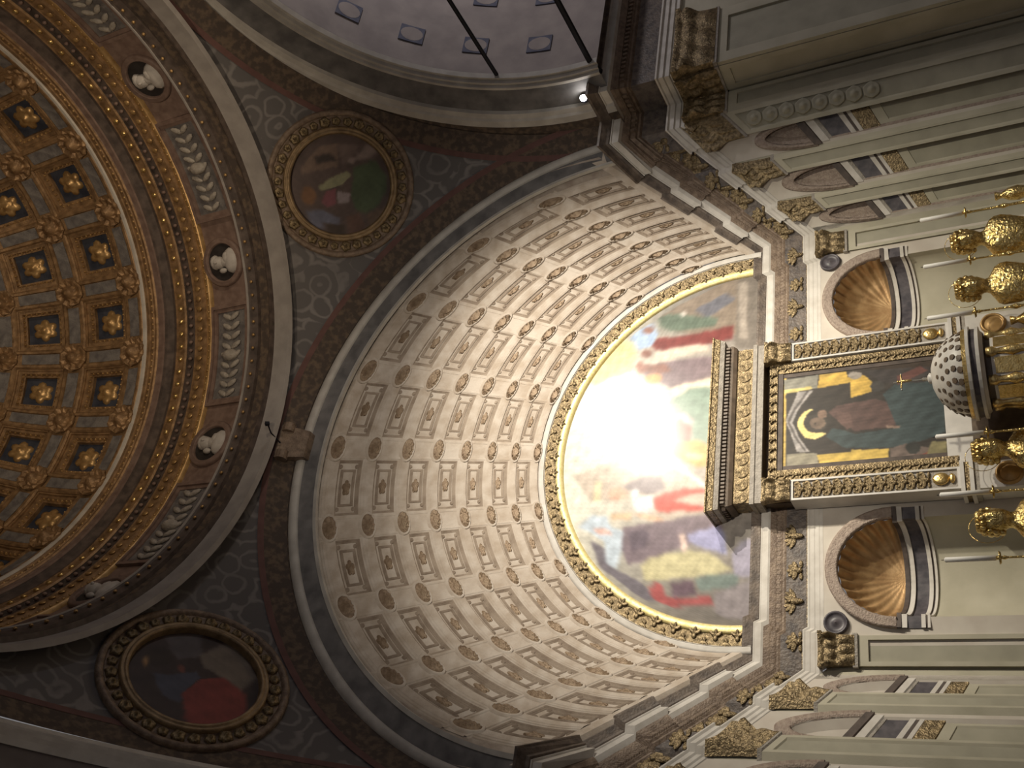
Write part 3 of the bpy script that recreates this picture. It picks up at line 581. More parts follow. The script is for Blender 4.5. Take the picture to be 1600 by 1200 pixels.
# ------------------------------------------------------------------ pilasters, capitals, wall bays
def capital_mb(fn, nu=22, nv=14, fl=.16):
    """fn(u in -1..1, v in 0..1, d)"""
    b = MB()
    def hgt(u, v):
        d = .04+.05*v*v
        if v < .46:
            k = abs(math.cos(u*PI*1.5)); d += .075*k*math.sin(PI*min(1, v/.46))*(.4+.6*v/.46)
        elif v < .80:
            q = (v-.46)/.34; k = abs(math.sin(u*PI*1.5)); d += .085*k*math.sin(PI*q)*(.5+.5*q)
        if v > .58 and v < .88: d += .11*math.exp(-((abs(u)-.86)**2/.02+(v-.75)**2/.012))
        if v >= .88: d = .13-.045*math.cos(u*PI/2)
        return d
    U = np.linspace(-1, 1, nu); V = [0, .06, .14, .22, .30, .38, .46, .54, .62, .70, .78, .86, .88, 1.0]
    ex = lambda v: 1+fl*(v**2 if v < .88 else 1.15)
    b.grid(lambda u, v: fn(u*ex(v), v, hgt(u, v)), U, V)
    for s in (-1, 1): b.grid(lambda k, v: fn(s*ex(v), v, hgt(s, v)*k-.06*(1-k)), (0, 1), V)
    b.grid(lambda u, k: fn(u*ex(1), 1., hgt(u, 1)*k-.06*(1-k)), U, (0, 1))
    return b
def panelled(fn, u0, u1, z0, z1, mu, mz, dep=.035, sides=.12):
    """shaft with a sunk panel; fn(u, z, d), d towards the viewer"""
    b = MB(); L = [(u0, z0, u1, z1, -sides), (u0, z0, u1, z1, 0), (u0+mu, z0+mz, u1-mu, z1-mz, 0), (u0+mu, z0+mz, u1-mu, z1-mz, -dep)]
    pts = []
    for a, c, e, g, d in L: pts += [fn(a, c, d), fn(e, c, d), fn(e, g, d), fn(a, g, d)]
    f = []
    for j in range(3):
        for i in range(4): k = (i+1) % 4; f.append((j*4+i, j*4+k, (j+1)*4+k, (j+1)*4+i))
    b.add(pts, f)
    q = MB(); a, c, e, g, d = L[3]; q.add([fn(a, c, d), fn(e, c, d), fn(e, g, d), fn(a, g, d)], [(0, 1, 2, 3)])
    return b, q
def pilaster(fn, u0, u1, ztop, zcap, zbot, wl, cap='gilt', mu=.12, sides=.12):
    b, q = panelled(fn, u0, u1, zbot, zcap, mu*(u1-u0)/.9, mu, .035, sides)
    o = b.build('pilaster', 'wall', wl); q.build('sunk_panel', 'wallpanel', o)
    uc, hw_ = (u0+u1)/2, (u1-u0)/2
    capital_mb(lambda u, v, d: fn(uc+u*hw_, zcap+(ztop-zcap)*v, d)).build('capital', cap, o, True)
    a = MB(); a.hexa(fn, (u0-.02, zcap-.03, -.1), (u1+.02, zcap+.02, .035)); a.build('astragal', 'grey_carve', o)
    return o
ZCAP, ZT, FLZ = -1.40, -.80, FL
for sg, nm, lab in ((1, 'wall_right', 'right choir wall of arched bays with olive pilasters'), (-1, 'wall_left', 'left choir wall of arched bays with olive pilasters')):
    wl = root(nm, (sg*3.6, .4, FL), kind='structure'); tag(wl, lab)
    # fn in wall space: u = depth t of the pretended room, d = inwards
    def fw(t, Z, d):
        p = relief(sg*(4.4-d), t, Z)
        if Z <= -8: p[2] = FL
        return p
    fwall = lambda t, Z, d: fw(t, Z, d-.10)
    BOT = -9.0
    b = MB(); b.grid(lambda t, Z: fw(t, Z, -.115), (-.25, 8.72), (BOT, -.80)); 
    for u0, u1 in ((-.25, .95), (2.48, 3.47), (5.48, 6.52)):
        q = MB(); q.grid(lambda t, Z: fw(t, Z, -.112), (u0, u1), (BOT, -.78)); q.build('pier_backing', 'wall', wl)
    for u0, u1 in ((-.25, .93), (2.5, 3.45), (5.5, 6.5)):
        o = pilaster(fw, u0, u1, ZT, ZCAP, BOT, wl)
        if u0 < 0:
            fl_ = proto('panel_flower', lambda: rosette_mb(lambda u, v, h: np.array([u, -h, v]), .10, 6, .05, 18), 'wallpanel')
            for k in range(8):
                p = fw((u0+u1)/2, ZCAP-.28-.22*k, -.03); d_ = relief(sg*4.4, 1, 0)-relief(sg*4.4, 0, 0); nn = np.array([-d_[1], d_[0], 0]); nn *= -np.sign(nn[1])
                piece(fl_, 'panel_flower', p, o, basis(nn), (1.0, 1, 1.0))
    for u0, u1 in ((.93, 2.5), (3.45, 5.5), (6.5, 8.72)):
        tc, R1 = (u0+u1)/2-(.1 if u0 > 6 else 0), min((u1-u0)/2, 1.02)-.02; R0 = R1*.80; ZS = -2.12
        # front wall with an arched opening
        b = MB(); A = np.linspace(0, PI, 25)
        b.grid(lambda i, k: fwall(tc+R0*math.cos(A[i]), ZS+R0*math.sin(A[i]), 0) if k == 0 else fwall(min(max(tc+3*math.cos(A[i]), u0), u1) if 6 <= i <= 18 else (u1 if i < 6 else u0), -.80 if 6 <= i <= 18 else ZS+(-.80-ZS)*min(1, (i if i < 6 else 24-i)/6), 0), range(25), (0, 1))
        for a, c in ((u0, tc-R0), (tc+R0, u1)): b.add([fwall(a, BOT, 0), fwall(c, BOT, 0), fwall(c, ZS, 0), fwall(a, ZS, 0)], [(0, 1, 2, 3)])
        b.build('spandrel_wall', 'cream', wl)
        # soffit and jambs; the right side's shade is put into its darker colour
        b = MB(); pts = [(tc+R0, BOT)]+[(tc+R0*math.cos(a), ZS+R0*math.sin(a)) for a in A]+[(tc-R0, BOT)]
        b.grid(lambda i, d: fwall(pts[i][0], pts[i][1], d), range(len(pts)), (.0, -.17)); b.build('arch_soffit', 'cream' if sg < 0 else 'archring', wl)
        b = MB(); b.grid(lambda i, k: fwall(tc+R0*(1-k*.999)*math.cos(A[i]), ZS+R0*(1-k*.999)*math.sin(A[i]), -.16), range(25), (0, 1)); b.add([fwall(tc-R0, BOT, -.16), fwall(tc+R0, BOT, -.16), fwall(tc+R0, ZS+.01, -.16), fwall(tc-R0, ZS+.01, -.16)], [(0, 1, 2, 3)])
        b.build('bay_back', 'cream' if sg < 0 else 'archring', wl)  # right bay backs painted darker than the left, as shade in the colour
        pr = [(R0, -.02), (R0, .03), (R0*1.04, .045), (R0*1.10, .03), (R0*1.20, .05), (R1, .04), (R1, -.02)]
        b = MB(); b.grid(lambda i, j: fwall(tc+pr[j][0]*math.cos(A[i]), ZS+pr[j][0]*math.sin(A[i]), pr[j][1]), range(25), range(len(pr))); b.build('archivolt', 'archring', wl, True)
        # impost block with its dark frieze and gilt capital
        ib = root('impost', fwall(tc, -2.5, -.2)); ib.parent = wl; ib.location = Vector(ORG[ib.name]-ORG[wl.name]); ib.empty_display_size = .05
        for z0, z1, d, mm in ((-2.08, -2.19, .055, 'dark'), (-2.19, -2.30, .02, 'white'), (-2.30, -2.34, -.02, 'grey_carve'), (-2.34, -2.62, -.04, 'slate'), (-2.62, -2.69, -.015, 'white'), (-2.69, -2.735, -.03, 'dark'), (-2.735, -2.79, -.02, 'white'), (-2.79, -3.03, -.03, 'gilt')):
            a = MB(); a.hexa(lambda t, Z, dd: fwall(t, Z, dd), (tc-R0*1.02, z1, -.35), (tc+R0*1.02, z0, d)); a.build({'dark': 'cornice_slab', 'white': 'fillet', 'slate': 'impost_frieze', 'gilt': 'small_capital', 'grey_carve': 'bead'}[mm], mm, ib)
        b, q = panelled(lambda t, Z, d: fwall(t, Z, d-.06), tc-R0*.99, tc+R0*.99, BOT, -3.03, .14, .14, .03, .3)
        o = b.build('bay_pilaster', 'wall', wl); q.build('sunk_panel', 'wallpanel', o)
# ------------------------------------------------------------------ back wall with two shell niches
wb = root('wall_back', (0, YB, FL), kind='structure'); tag(wb, 'cream and olive end wall with two gilded shell niches')
NX, NZ, NR, NRO, ND = 1.75, -3.14, .545, .665, .34
b = MB(); zt = backz(-.80)
A = np.linspace(0, PI, 25)
for sg in (-1, 1):
    x0, x1 = sg*NX-.84, sg*NX+.84
    b.grid(lambda i, k: (sg*NX+NR*math.cos(A[i]), YB, NZ+NR*1.06*math.sin(A[i])) if k == 0 else ((min(max(sg*NX+2*math.cos(A[i]), x0), x1) if 6 <= i <= 18 else (x1 if i < 6 else x0)), YB, zt if 6 <= i <= 18 else NZ+(zt-NZ)*min(1, (i if i < 6 else 24-i)/6)), range(25), (0, 1))
    for a, c in ((x0, sg*NX-NR), (sg*NX+NR, x1)): b.add([(a, YB, FL), (c, YB, FL), (c, YB, NZ), (a, YB, NZ)], [(0, 1, 2, 3)])
b.add([(-NX+.84, YB, FL), (NX-.84, YB, FL), (NX-.84, YB, zt), (-NX+.84, YB, zt)], [(0, 1, 2, 3)])
b.add([(-3.2, YB+.02, -1.0), (3.2, YB+.02, -1.0), (3.2, YB+.02, zt+.05), (-3.2, YB+.02, zt+.05)], [(0, 1, 2, 3)])
b.build('wall_face', 'cream', wb)
for sg in (-1, 1):
    cx = sg*NX
    nr = lambda f: (cx+NR*math.cos(f), YB+ND*math.sin(f))
    F = np.linspace(0, PI, 25)
    b = MB(); b.grid(lambda i, z: (*nr(F[i]), z if z == FL else z-.06*math.sin(F[i])), range(25), (FL, NZ)); b.build('niche_wall', 'wall', wb, True)
    # shell: flutes fan out from the hinge at the foot of the half dome
    NF = 13; n = NF*8
    def sh(i, j):
        f = PI*i/n; q = PI/2*j/10; k = 1-.085*math.sin(q)*(.5-.5*math.cos(2*PI*NF*i/n))*(1 if j < 10 else .3)
        return np.array([cx+NR*k*math.sin(q)*math.cos(f), YB+ND*math.cos(q)*(1-.05*(1-k)), NZ-.06*math.cos(q)+NR*1.06*k*math.sin(q)*math.sin(f)])
    b = MB(); b.grid(sh, range(n+1), range(11)); b.build('shell', 'shell', wb, True)
    pr = [(NR, .02), (NR, -.03), (NR*1.03, -.045), (NR*1.08, -.03), (NR*1.17, -.05), (NRO, -.045), (NRO, .0)]
    b = MB(); b.grid(lambda i, j: (cx+pr[j][0]*math.cos(A[i]), YB+pr[j][1], NZ+1.06*pr[j][0]*math.sin(A[i])), range(25), range(len(pr))); b.build('niche_archivolt', 'archring', wb, True)
    for z0, z1, d, mm, nm in ((0, -.045, .05, 'dark', 'impost_slab'), (-.045, -.10, .035, 'white', 'impost_fillet'), (-.10, -.235, .01, 'slate', 'impost_frieze'), (-.235, -.275, .03, 'white', 'impost_fillet'), (-.275, -.295, .015, 'dark', 'impost_bead'), (-.295, -.32, .025, 'white', 'impost_fillet')):
        pts = [(cx+NRO, YB)]+[nr(f) for f in F]+[(cx-NRO, YB)]
        Nn = [(0, -1)]+[(-math.cos(f), -math.sin(f)) for f in F]+[(0, -1)]
        pf = [(-.02, z0), (d, z0), (d, z1), (-.02, z1)]
        dip = [0]+[.06*math.sin(f) for f in F]+[0]
        b = MB(); b.grid(lambda i, j: (pts[i][0]+Nn[i][0]*pf[j][0], pts[i][1]+Nn[i][1]*pf[j][0], NZ+pf[j][1]-dip[i]), range(len(pts)), range(4)); b.build(nm, mm, wb)
    for xo in (-1, 1):
        c = np.array([cx+xo*.60, YB-.01, NZ+.60])
        if abs(c[0]) > 1.2:
            b = MB(); b.lathe(c, [(.0, -.02), (.125, -.02), (.125, .03), (.11, .035), (.10, .02), (.06, .012), (.02, .03), (.0, .045)], 22, (0, -1, 0)); b.build('spandrel_disc', 'slate', wb, True)
    # pilaster against the corner
    yp = relief(0, 8.72, 0)[1]; s_ = 1/(1+RB*8.72); zz = lambda Z: relief(0, 8.72, Z)[2]
    fb = lambda u, z, d: (sg*u, yp-d*.7, z)
    pilaster(fb, 3.87*s_, 4.36*s_, zz(-.80), zz(-1.36), FL, wb, mu=.13)
    b = MB(); b.grid(lambda t, Z: (lambda p: (p[0], p[1], FL if Z < -8 else p[2]))(relief(sg*4.5, t, Z)), (8.3, 9.6), (-9, -.8)); b.build('corner_strip', 'wall', wb)
    b = MB(); b.add([(sg*3.87*s_, yp, FL), (sg*3.87*s_, YB+.02, FL), (sg*3.87*s_, YB+.02, zt), (sg*3.87*s_, yp, zt)], [(0, 1, 2, 3)]); b.build('pilaster_return', 'wall', wb)
# ------------------------------------------------------------------ crossing piers
for sg, nm, lab in ((1, 'wall_pier_right', 'stepped olive pier with gilt capitals right of the choir'), (-1, 'wall_pier_left', 'stepped olive pier with gilt capitals left of the choir')):
    wp = root(nm, (sg*5.5, -.3, FL), kind='structure'); tag(wp, lab)
    c0 = relief(4.4, -.25, 0)[0]
    pl = [(9.5, -.51), (4.90, -.51), (4.90, .02), (c0+.02, .02)]
    b = MB(); b.grid(lambda i, z: (sg*pl[i][0], pl[i][1], z), range(4), (FL, -.76)); b.build('pier_core', 'wall', wp)
    fa = lambda u, z, d: (sg*u, -.56-d, z)
    pilaster(fa, 4.88, 5.95, ZT, ZCAP+.02, FL, wp, mu=.15, sides=.055)
    pilaster(fa, 7.6, 8.7, ZT, ZCAP+.02, FL, wp, mu=.15)
    fbr = lambda u, z, d: (sg*(4.87-d), u, z)
    pilaster(fbr, -.50, -.06, ZT, ZCAP+.02, FL, wp, mu=.16, sides=.025)
    fc = lambda u, z, d: (sg*u, -.04-d, z)
    pilaster(fc, c0+.01, 4.86, ZT, ZCAP+.02, FL, wp, mu=.15, sides=.055)
    # wall over the entablature behind the arch
    b = MB(); b.grid(lambda x, z: (sg*x, .06, z), (4.0, 6.5), (.2, 5.0)); b.build('wall_above', 'pend', wp)
fo = MB(); fo.box((0, -6, FL-.05), (26, 22, .1)); tag(fo.build('floor', 'floor'), 'dark stone church floor', kind='structure')

# ------------------------------------------------------------------ altar frame (aedicule) on the end wall
AY = .63
al = root('altarpiece', (0, .7, -4.95), 'tall gilt and marble altar frame around the standing figure painting', 'altar')
def abox(name, m, x0, x1, z0, z1, y0, parent=al, y1=YB-.01):
    b = MB(); b.hexa(lambda x, y, z: (x, y, z), (x0, y0, z0), (x1, y1, z1)); return b.build(name, m, parent)
def aprof(name, m, prof, smooth=False):
    """cornice profile (projection d, z) with returns at both ends"""
    b = MB(); P = []
    path = [(-1.03, YB), (-1.03, AY), (1.03, AY), (1.03, YB)]; Nn = [(-1, 0), (-1, -1), (1, -1), (1, 0)]
    b.grid(lambda i, j: (path[i][0]+Nn[i][0]*prof[j][0], path[i][1]+Nn[i][1]*prof[j][0], prof[j][1]), range(4), range(len(prof)))
    return b.build(name, m, al, smooth)
aprof('cornice_top', 'gilt', [(-.6, -1.19), (.15, -1.19), (.15, -1.205), (.135, -1.215), (.12, -1.275), (.11, -1.285)])
aprof('cornice_fascia', 'grey_carve', [(.11, -1.28), (.115, -1.285), (.10, -1.335), (.06, -1.34)])
dn = MB()
for k in range(44):
    x = -1.06+2.12*(k+.5)/44; dn.hexa(lambda a, c, d: (a, c, d), (x-.013, AY-.075, -1.392), (x+.013, AY-.03, -1.345))
for s in (-1, 1):
    for k in range(5): y = AY+.05*k; dn.hexa(lambda a, c, d: (a, c, d), (s*1.06, y, -1.392), (s*1.105, y+.025, -1.345))
tag(dn.build('altar_dentils', 'altar_dark', al), kind='stuff')
aprof('bed_moulding', 'altar_dark', [(.06, -1.34), (.035, -1.345), (.035, -1.395), (.05, -1.40), (.045, -1.43), (.02, -1.47), (.0, -1.475)])
aprof('frieze', 'gilt', [(.0, -1.47), (.0, -1.665)])
aprof('architrave', 'grey_carve', [(.0, -1.66), (.035, -1.672), (.035, -1.72), (.02, -1.725), (.02, -1.80), (.0, -1.805)])
aprof('soffit', 'altar_dark', [(.0, -1.80), (-.5, -1.805)])
scroll = proto('frieze_scroll', lambda: (lambda b: b.lathe((0, 0, 0), [(.0, .0), (.03, .02), (.045, .03), (.06, .012), (.072, .03), (.08, .0)], 16, (0, -1, 0)))(MB()), 'gilt')
for k in range(13):
    piece(scroll, 'frieze_scroll', (-.96+1.92*k/12, AY-.002, -1.568), al, np.eye(3), (.95, .5, .95))
abox('backing', 'altar_dark', -1.0, 1.0, -4.9, -1.6, .76)
for s in (-1, 1):
    c = s*.91
    fp = lambda u, z, d: (u, AY-d, z)
    b, q = panelled(fp, c-.125, c+.125, -3.87, -2.12, .022, .03, .02, .25)
    o = b.build('altar_pilaster', 'altar_white', al); q.build('pilaster_ground', 'grey_carve', o)
    capital_mb(lambda u, v, d: (c+u*.125, AY-d*.55, -2.12+.31*v)).build('altar_capital', 'gilt', o, True)
    # candelabra relief: vase at the foot, leaves and discs above
    cup = proto('relief_cup', lambda: MB().ell((0, -.012, 0), (.075, .03, .085), 12, 6).ell((0, -.012, -.11), (.06, .025, .03), 10, 5), 'gold')
    piece(cup, 'relief_cup', (c, AY+.018, -3.68), o)
    for k in range(13):
        piece(palm, 'relief_leaf', (c, AY+.018, -3.53+.108*k), o, np.eye(3), (.66, .4, .55))
        for q_ in (-1, 1): piece(scroll, 'relief_scroll', (c+q_*.062, AY+.016, -3.49+.108*k), o, np.eye(3), (.48, .6, .48))
    # inner gilt border
    bb = abox('inner_border', 'gilt', s*.64 if s > 0 else -.78, .78 if s > 0 else s*.64, -3.87, -1.86, AY+.03)
    for k in range(20):
        piece(leaf, 'border_leaf', (s*.71, AY+.028, -3.78+.095*k), bb, np.eye(3), (.9, .5, .9))
    abox('frame_edge', 'dark', min(s*.585, s*.64), max(s*.585, s*.64), -3.85, -1.96, AY+.045)
    # pedestal with roundel
    ped = abox('pedestal', 'altar_white', c-.15, c+.15, -5.6, -4.05, AY-.02)
    b = MB(); b.lathe((c, AY-.02, -4.33), [(.0, .03), (.05, .028), (.09, .01), (.10, .012), (.105, .03), (.125, .03), (.135, .0)], 24, (0, -1, 0)); b.build('roundel', 'bead', ped, True)
tb = abox('top_border', 'gilt', -.70, .70, -1.957, -1.868, AY+.02)
for k in range(11): piece(leaf, 'border_leaf', (-.62+1.24*k/10, AY+.018, -1.915), tb, np.eye(3), .8)
abox('top_edge', 'dark', -.66, .66, -2.02, -1.957, AY+.035)
for z0, z1, d, mm in ((-3.87, -3.91, .03, 'altar_white'), (-3.91, -3.96, .015, 'gilt'), (-3.96, -4.0, .04, 'altar_white'), (-4.0, -4.05, .02, 'grey_carve')):
    for s in (-1, 1): abox('base_moulding', mm, s*.91-.15-d, s*.91+.15+d, z1, z0, AY-d)
abox('predella', 'altar_white', -.78, .78, -4.02, -3.76, AY+.035)
abox('predella_step', 'altar_dark', -.78, .78, -5.0, -4.02, AY+.02)
us2 = np.linspace(-.60, .60, 121); vs2 = np.linspace(-3.76, -2.02, 175)
P2 = np.array([[x, z] for z in vs2 for x in us2])
mp = painted('panel_painting', lambda x, z: (x, .68, z), us2, vs2, P2, (.24, .20, .17), [((q if q[0]-q[2] > .3 else tuple(.55*np.array(q)+.45*np.mean(q))), p_) for q, p_ in MAD], PAINT2, blur=1, jit=.008, var=.16, seed=21)
tag(mp, 'old painting of a haloed standing figure in blue-green mantle holding a child', 'painting')

# ------------------------------------------------------------------ shelf behind the altar, candles, busts, tabernacle
TOP = -5.05
gs = root('altar_shelf', (0, 0, FL), 'wide grey altar shelf carrying candlesticks and gilt busts', 'altar')
b = MB(); b.hexa(lambda x, y, z: (x, y, z), (-2.45, -.28, TOP-.10), (2.45, .52, TOP)); b.build('shelf_top', 'white', gs)
b = MB(); b.hexa(lambda x, y, z: (x, y, z), (-2.35, -.2, FL), (2.35, .50, TOP-.10)); b.build('shelf_body', 'wall', gs)
for s in range(5):
    b = MB(); x = -1.8+.9*s; b.hexa(lambda x_, y, z: (x_, y, z), (x-.36, -.225, FL+.25), (x+.36, -.20, TOP-.28)); b.build('front_panel', 'wallpanel', gs)
cl = ['farthest right white candle in a slim gilt candlestick', 'white candle between the two right-hand gilt busts', 'white candle just right of the altar frame foot', 'white candle in front of the painted kneeling figure', 'white candle just left of the altar frame foot', 'farthest left white candle in a slim gilt candlestick']
def stick(x, y, label):
    r = root('candlestick', (x, y, TOP), label, 'candlestick', 'candlesticks on the altar shelf')
    b = MB(); b.lathe((x, y, 0), [(.0, TOP), (.10, TOP), (.10, TOP+.03), (.05, TOP+.08), (.02, TOP+.14), (.04, TOP+.2), (.02, TOP+.25), (.013, TOP+.40), (.03, TOP+.46), (.012, TOP+.52), (.010, -4.27), (.02, -4.24), (.012, -4.21), (.02, -4.18), (.0, -4.15)], 14); b.build('stem', 'brass', r, True)
    b = MB(); b.lathe((x, y, 0), [(.0, -4.215), (.05, -4.212), (.065, -4.195), (.06, -4.20), (.0, -4.205)], 16); b.build('drip_dish', 'brass', r, True)
    b = MB(); b.lathe((x, y, 0), [(.0, -4.17), (.025, -4.17), (.0245, -3.735), (.012, -3.725), (.0, -3.722)], 14); b.build('candle', 'wax', r, True)
    b = MB(); b.lathe((x, y, 0), [(.0, -3.73), (.004, -3.725), (.003, -3.70), (.0, -3.698)], 6); b.build('wick', 'iron', r)
for x, l in zip((2.03, 1.37, .68, -.76, -1.40, -2.07), cl): stick(x, 0., l)
def bust(x, y, rz, label):
    r = root('bust_reliquary', (x, y, TOP), label, 'bust', 'gilt busts on the altar shelf')
    R = np.array([[math.cos(rz), -math.sin(rz), 0], [math.sin(rz), math.cos(rz), 0], [0, 0, 1]])
    o0 = np.array([x, y, 0])
    # one continuous figure: (z, half width, half depth, forward)
    S = [(-4.88, .0, .0, 0), (-4.88, .13, .10, 0), (-4.82, .15, .11, 0), (-4.74, .185, .12, 0), (-4.64, .225, .125, 0), (-4.55, .24, .12, 0), (-4.48, .235, .110, 0), (-4.43, .205, .10, 0), (-4.39, .14, .085, 0), (-4.36, .088, .078, .005), (-4.33, .074, .074, .015),
         (-4.305, .078, .090, .03), (-4.27, .098, .104, .03), (-4.235, .110, .112, .025), (-4.19, .116, .118, .02), (-4.15, .118, .122, .012), (-4.105, .112, .118, .006), (-4.06, .090, .096, .0), (-4.03, .055, .06, .0), (-4.015, .0, .0, 0)]
    n = 28
    def p(i, j):
        z, a, d, f = S[j]; t = 2*PI*i/n; c, s = math.cos(t), math.sin(t)
        px, py = a*c, -f+d*s
        fr = max(0, -s)
        if -4.24 < z < -4.10:     # nose, brow and sockets
            nose = math.exp(-((t-1.5*PI)/.16)**2); py -= nose*(.026 if z < -4.16 else .012)
            eye = math.exp(-((abs(t-1.5*PI)-.42)/.17)**2); py += eye*(.014 if -4.17 < z < -4.13 else 0)
        if -4.29 < z < -4.245: py -= .016*math.exp(-((t-1.5*PI)/.5)**2)           # beard and mouth
        if z > -4.2: q = 1+.05*math.sin(9*t+z*60)*(1-fr); px *= q; py *= q           # hair locks
        if z < -4.42: q = 1+.035*math.sin(7*t+z*16); px *= q; py *= q                # drapery folds
        return o0+np.array([0, 0, z])+R @ np.array([px, py, 0])
    b = MB(); b.grid(p, range(n), range(len(S)), True)
    body = b.build('figure', 'brass', r, True)
    for s in (-1, 1): MB().ell(o0+np.array([0, 0, -4.165])+R @ np.array([s*.118, -.02, 0]), (.016, .024, .034), 8, 5).build('ear', 'brass', body, True)
    b = MB()
    for j, (z, rx, q0) in enumerate(((-4.24, .112, .62), (-4.19, .120, .60), (-4.14, .120, .57), (-4.09, .106, .52), (-4.05, .078, .5))):
        for q in range(14):
            t_ = -PI/2+2*PI*(q+.5*(j % 2))/14
            if abs(((t_+PI/2+PI) % (2*PI))-PI) < q0*(2.2 if z < -4.1 else .0): continue
            b.ell(o0+np.array([0, 0, z])+R @ np.array([rx*math.cos(t_), rx*1.03*math.sin(t_)-.008, 0]), (.030, .030, .034), 7, 5)
    b.build('hair', 'brass', body, True)
    b = MB(); b.tube([o0+R @ np.array([.165*math.cos(a), .10, 0])+np.array([0, 0, -4.11+.165*math.sin(a)]) for a in np.linspace(0, 2*PI, 33)], .0035, 5); b.build('halo', 'brass', r)
    b = MB(); b.lathe(o0, [(.0, TOP), (.17, TOP), (.17, TOP+.04), (.11, TOP+.07), (.10, TOP+.13), (.14, TOP+.16), (.13, TOP+.18), (.0, TOP+.18)], 20); b.build('pedestal', 'brass', r, True)
bl = ['gilt bust with wire halo nearest the right choir wall', 'gilt bust with wire halo beside the right foot of the altar frame', 'gilt bust partly before the left foot of the altar frame', 'gilt bust with halo left of the altar frame in its shadow']
for (x, rz), l in zip(((1.66, -.25), (1.02, -.2), (-.80, .1), (-1.69, .15)), bl): bust(x, .32 if x == -.80 else .05, rz, l)
# small slim gilt vases seen at the frame edge
def vase(x, y, label):
    b = MB(); b.lathe((x, y, 0), [(.0, TOP), (.07, TOP), (.05, TOP+.05), (.02, TOP+.1), (.055, TOP+.2), (.085, TOP+.30), (.07, TOP+.40), (.03, TOP+.47), (.05, TOP+.53), (.045, TOP+.54), (.0, TOP+.5)], 16)
    tag(b.build('gilt_vase', 'brass', None, True), label, 'vase', 'gilt vases on the altar shelf')
vase(2.28, .12, 'slim gilt vase at the right end of the altar shelf'); vase(.70, .28, 'slim gilt vase beside the domed tabernacle')
# tabernacle
TX, TY = -.06, .02
tn = root('tabernacle', (TX, TY, TOP), 'small domed gilt tabernacle standing before the altar painting', 'tabernacle')
def dome_r(z): q = (z+4.06)/.34; return .43*math.sqrt(max(0, 1-q**1.7))
b = MB(); b.lathe((TX, TY, 0), [(dome_r(z), z) for z in np.linspace(-4.06, -3.735, 14)]+[(.05, -3.73), (.06, -3.71), (.03, -3.69), (0, -3.685)], 36); dm = b.build('dome', 'altar_white', tn, True)
b = MB()
for j, z in enumerate((-4.03, -3.97, -3.91, -3.855, -3.805)):
    r_ = dome_r(z); n = (22, 21, 19, 16, 12)[j]
    for k in range(n):
        a = 2*PI*(k+.5*(j % 2))/n; nz = np.array([math.cos(a), math.sin(a), .55+.25*j]); nz /= np.linalg.norm(nz)
        b.lathe((TX+r_*math.cos(a), TY+r_*math.sin(a), z), [(.0, .006), (.034-.003*j, .004), (.037-.003*j, -.012)], 8, nz)
tag(b.build('dome_studs', 'altar_dark', dm), kind='stuff')
for prof, mm, nm in (([(.44, -4.06), (.46, -4.065), (.46, -4.10), (.44, -4.105)], 'gold', 'dome_rim'), ([(.44, -4.10), (.485, -4.105), (.485, -4.135), (.455, -4.14)], 'altar_white', 'cornice'), ([(.455, -4.14), (.45, -4.195)], 'slate', 'drum_band'), ([(.45, -4.19), (.47, -4.195), (.47, -4.225), (.43, -4.23), (.40, -4.26)], 'altar_white', 'architrave')):
    b = MB(); b.lathe((TX, TY, 0), prof, 36); b.build(nm, mm, tn)
b = MB(); b.lathe((TX, TY, 0), [(.40, -4.25), (.36, -4.27), (.36, TOP+.1), (.44, TOP+.08), (.44, TOP)], 8); b.build('body', 'altar_dark', tn)
for k in range(8):
    a = 2*PI*k/8; q = np.array([math.cos(a), math.sin(a), 0])
    MB().lathe((TX+.365*q[0], TY+.365*q[1], 0), [(.0, -4.27), (.05, -4.28), (.055, -4.34), (.03, -4.38), (.04, -4.46), (.06, -4.52), (.035, -4.60), (.05, -4.70), (.03, -4.80), (.06, -4.9), (.06, TOP+.09)], 10).build('baluster', 'gold', tn, True)
    a = 2*PI*(k+.5)/8; q = np.array([math.cos(a), math.sin(a), 0]); RR = np.array([[q[0], -q[1], 0], [q[1], q[0], 0], [0, 0, 1]])
    o = MB().box(np.array([TX, TY, -4.62])+q*.335, (.03, .21, .60), RR).build('door_frame', 'altar_white', tn)
    MB().box(np.array([TX, TY, -4.62])+q*.345, (.03, .16, .54), RR).build('door_relief', 'gold', o)
b = MB(); b.tube([(TX, TY, -3.69), (TX, TY, -3.35)], .009, 6); b.tube([(TX-.10, TY, -3.43), (TX+.10, TY, -3.43)], .008, 6); b.ell((TX, TY, -3.66), (.022, .022, .03), 8, 5)
cr = b.build('cross', 'silver', tn)
b = MB(); b.ell((TX, TY-.015, -3.47), (.014, .01, .07), 7, 5); b.ell((TX, TY-.015, -3.40), (.014, .012, .016), 7, 5); b.tube([(TX-.08, TY-.012, -3.425), (TX, TY-.015, -3.435), (TX+.08, TY-.012, -3.425)], .006, 5); b.build('cross_figure', 'gold', cr, True)

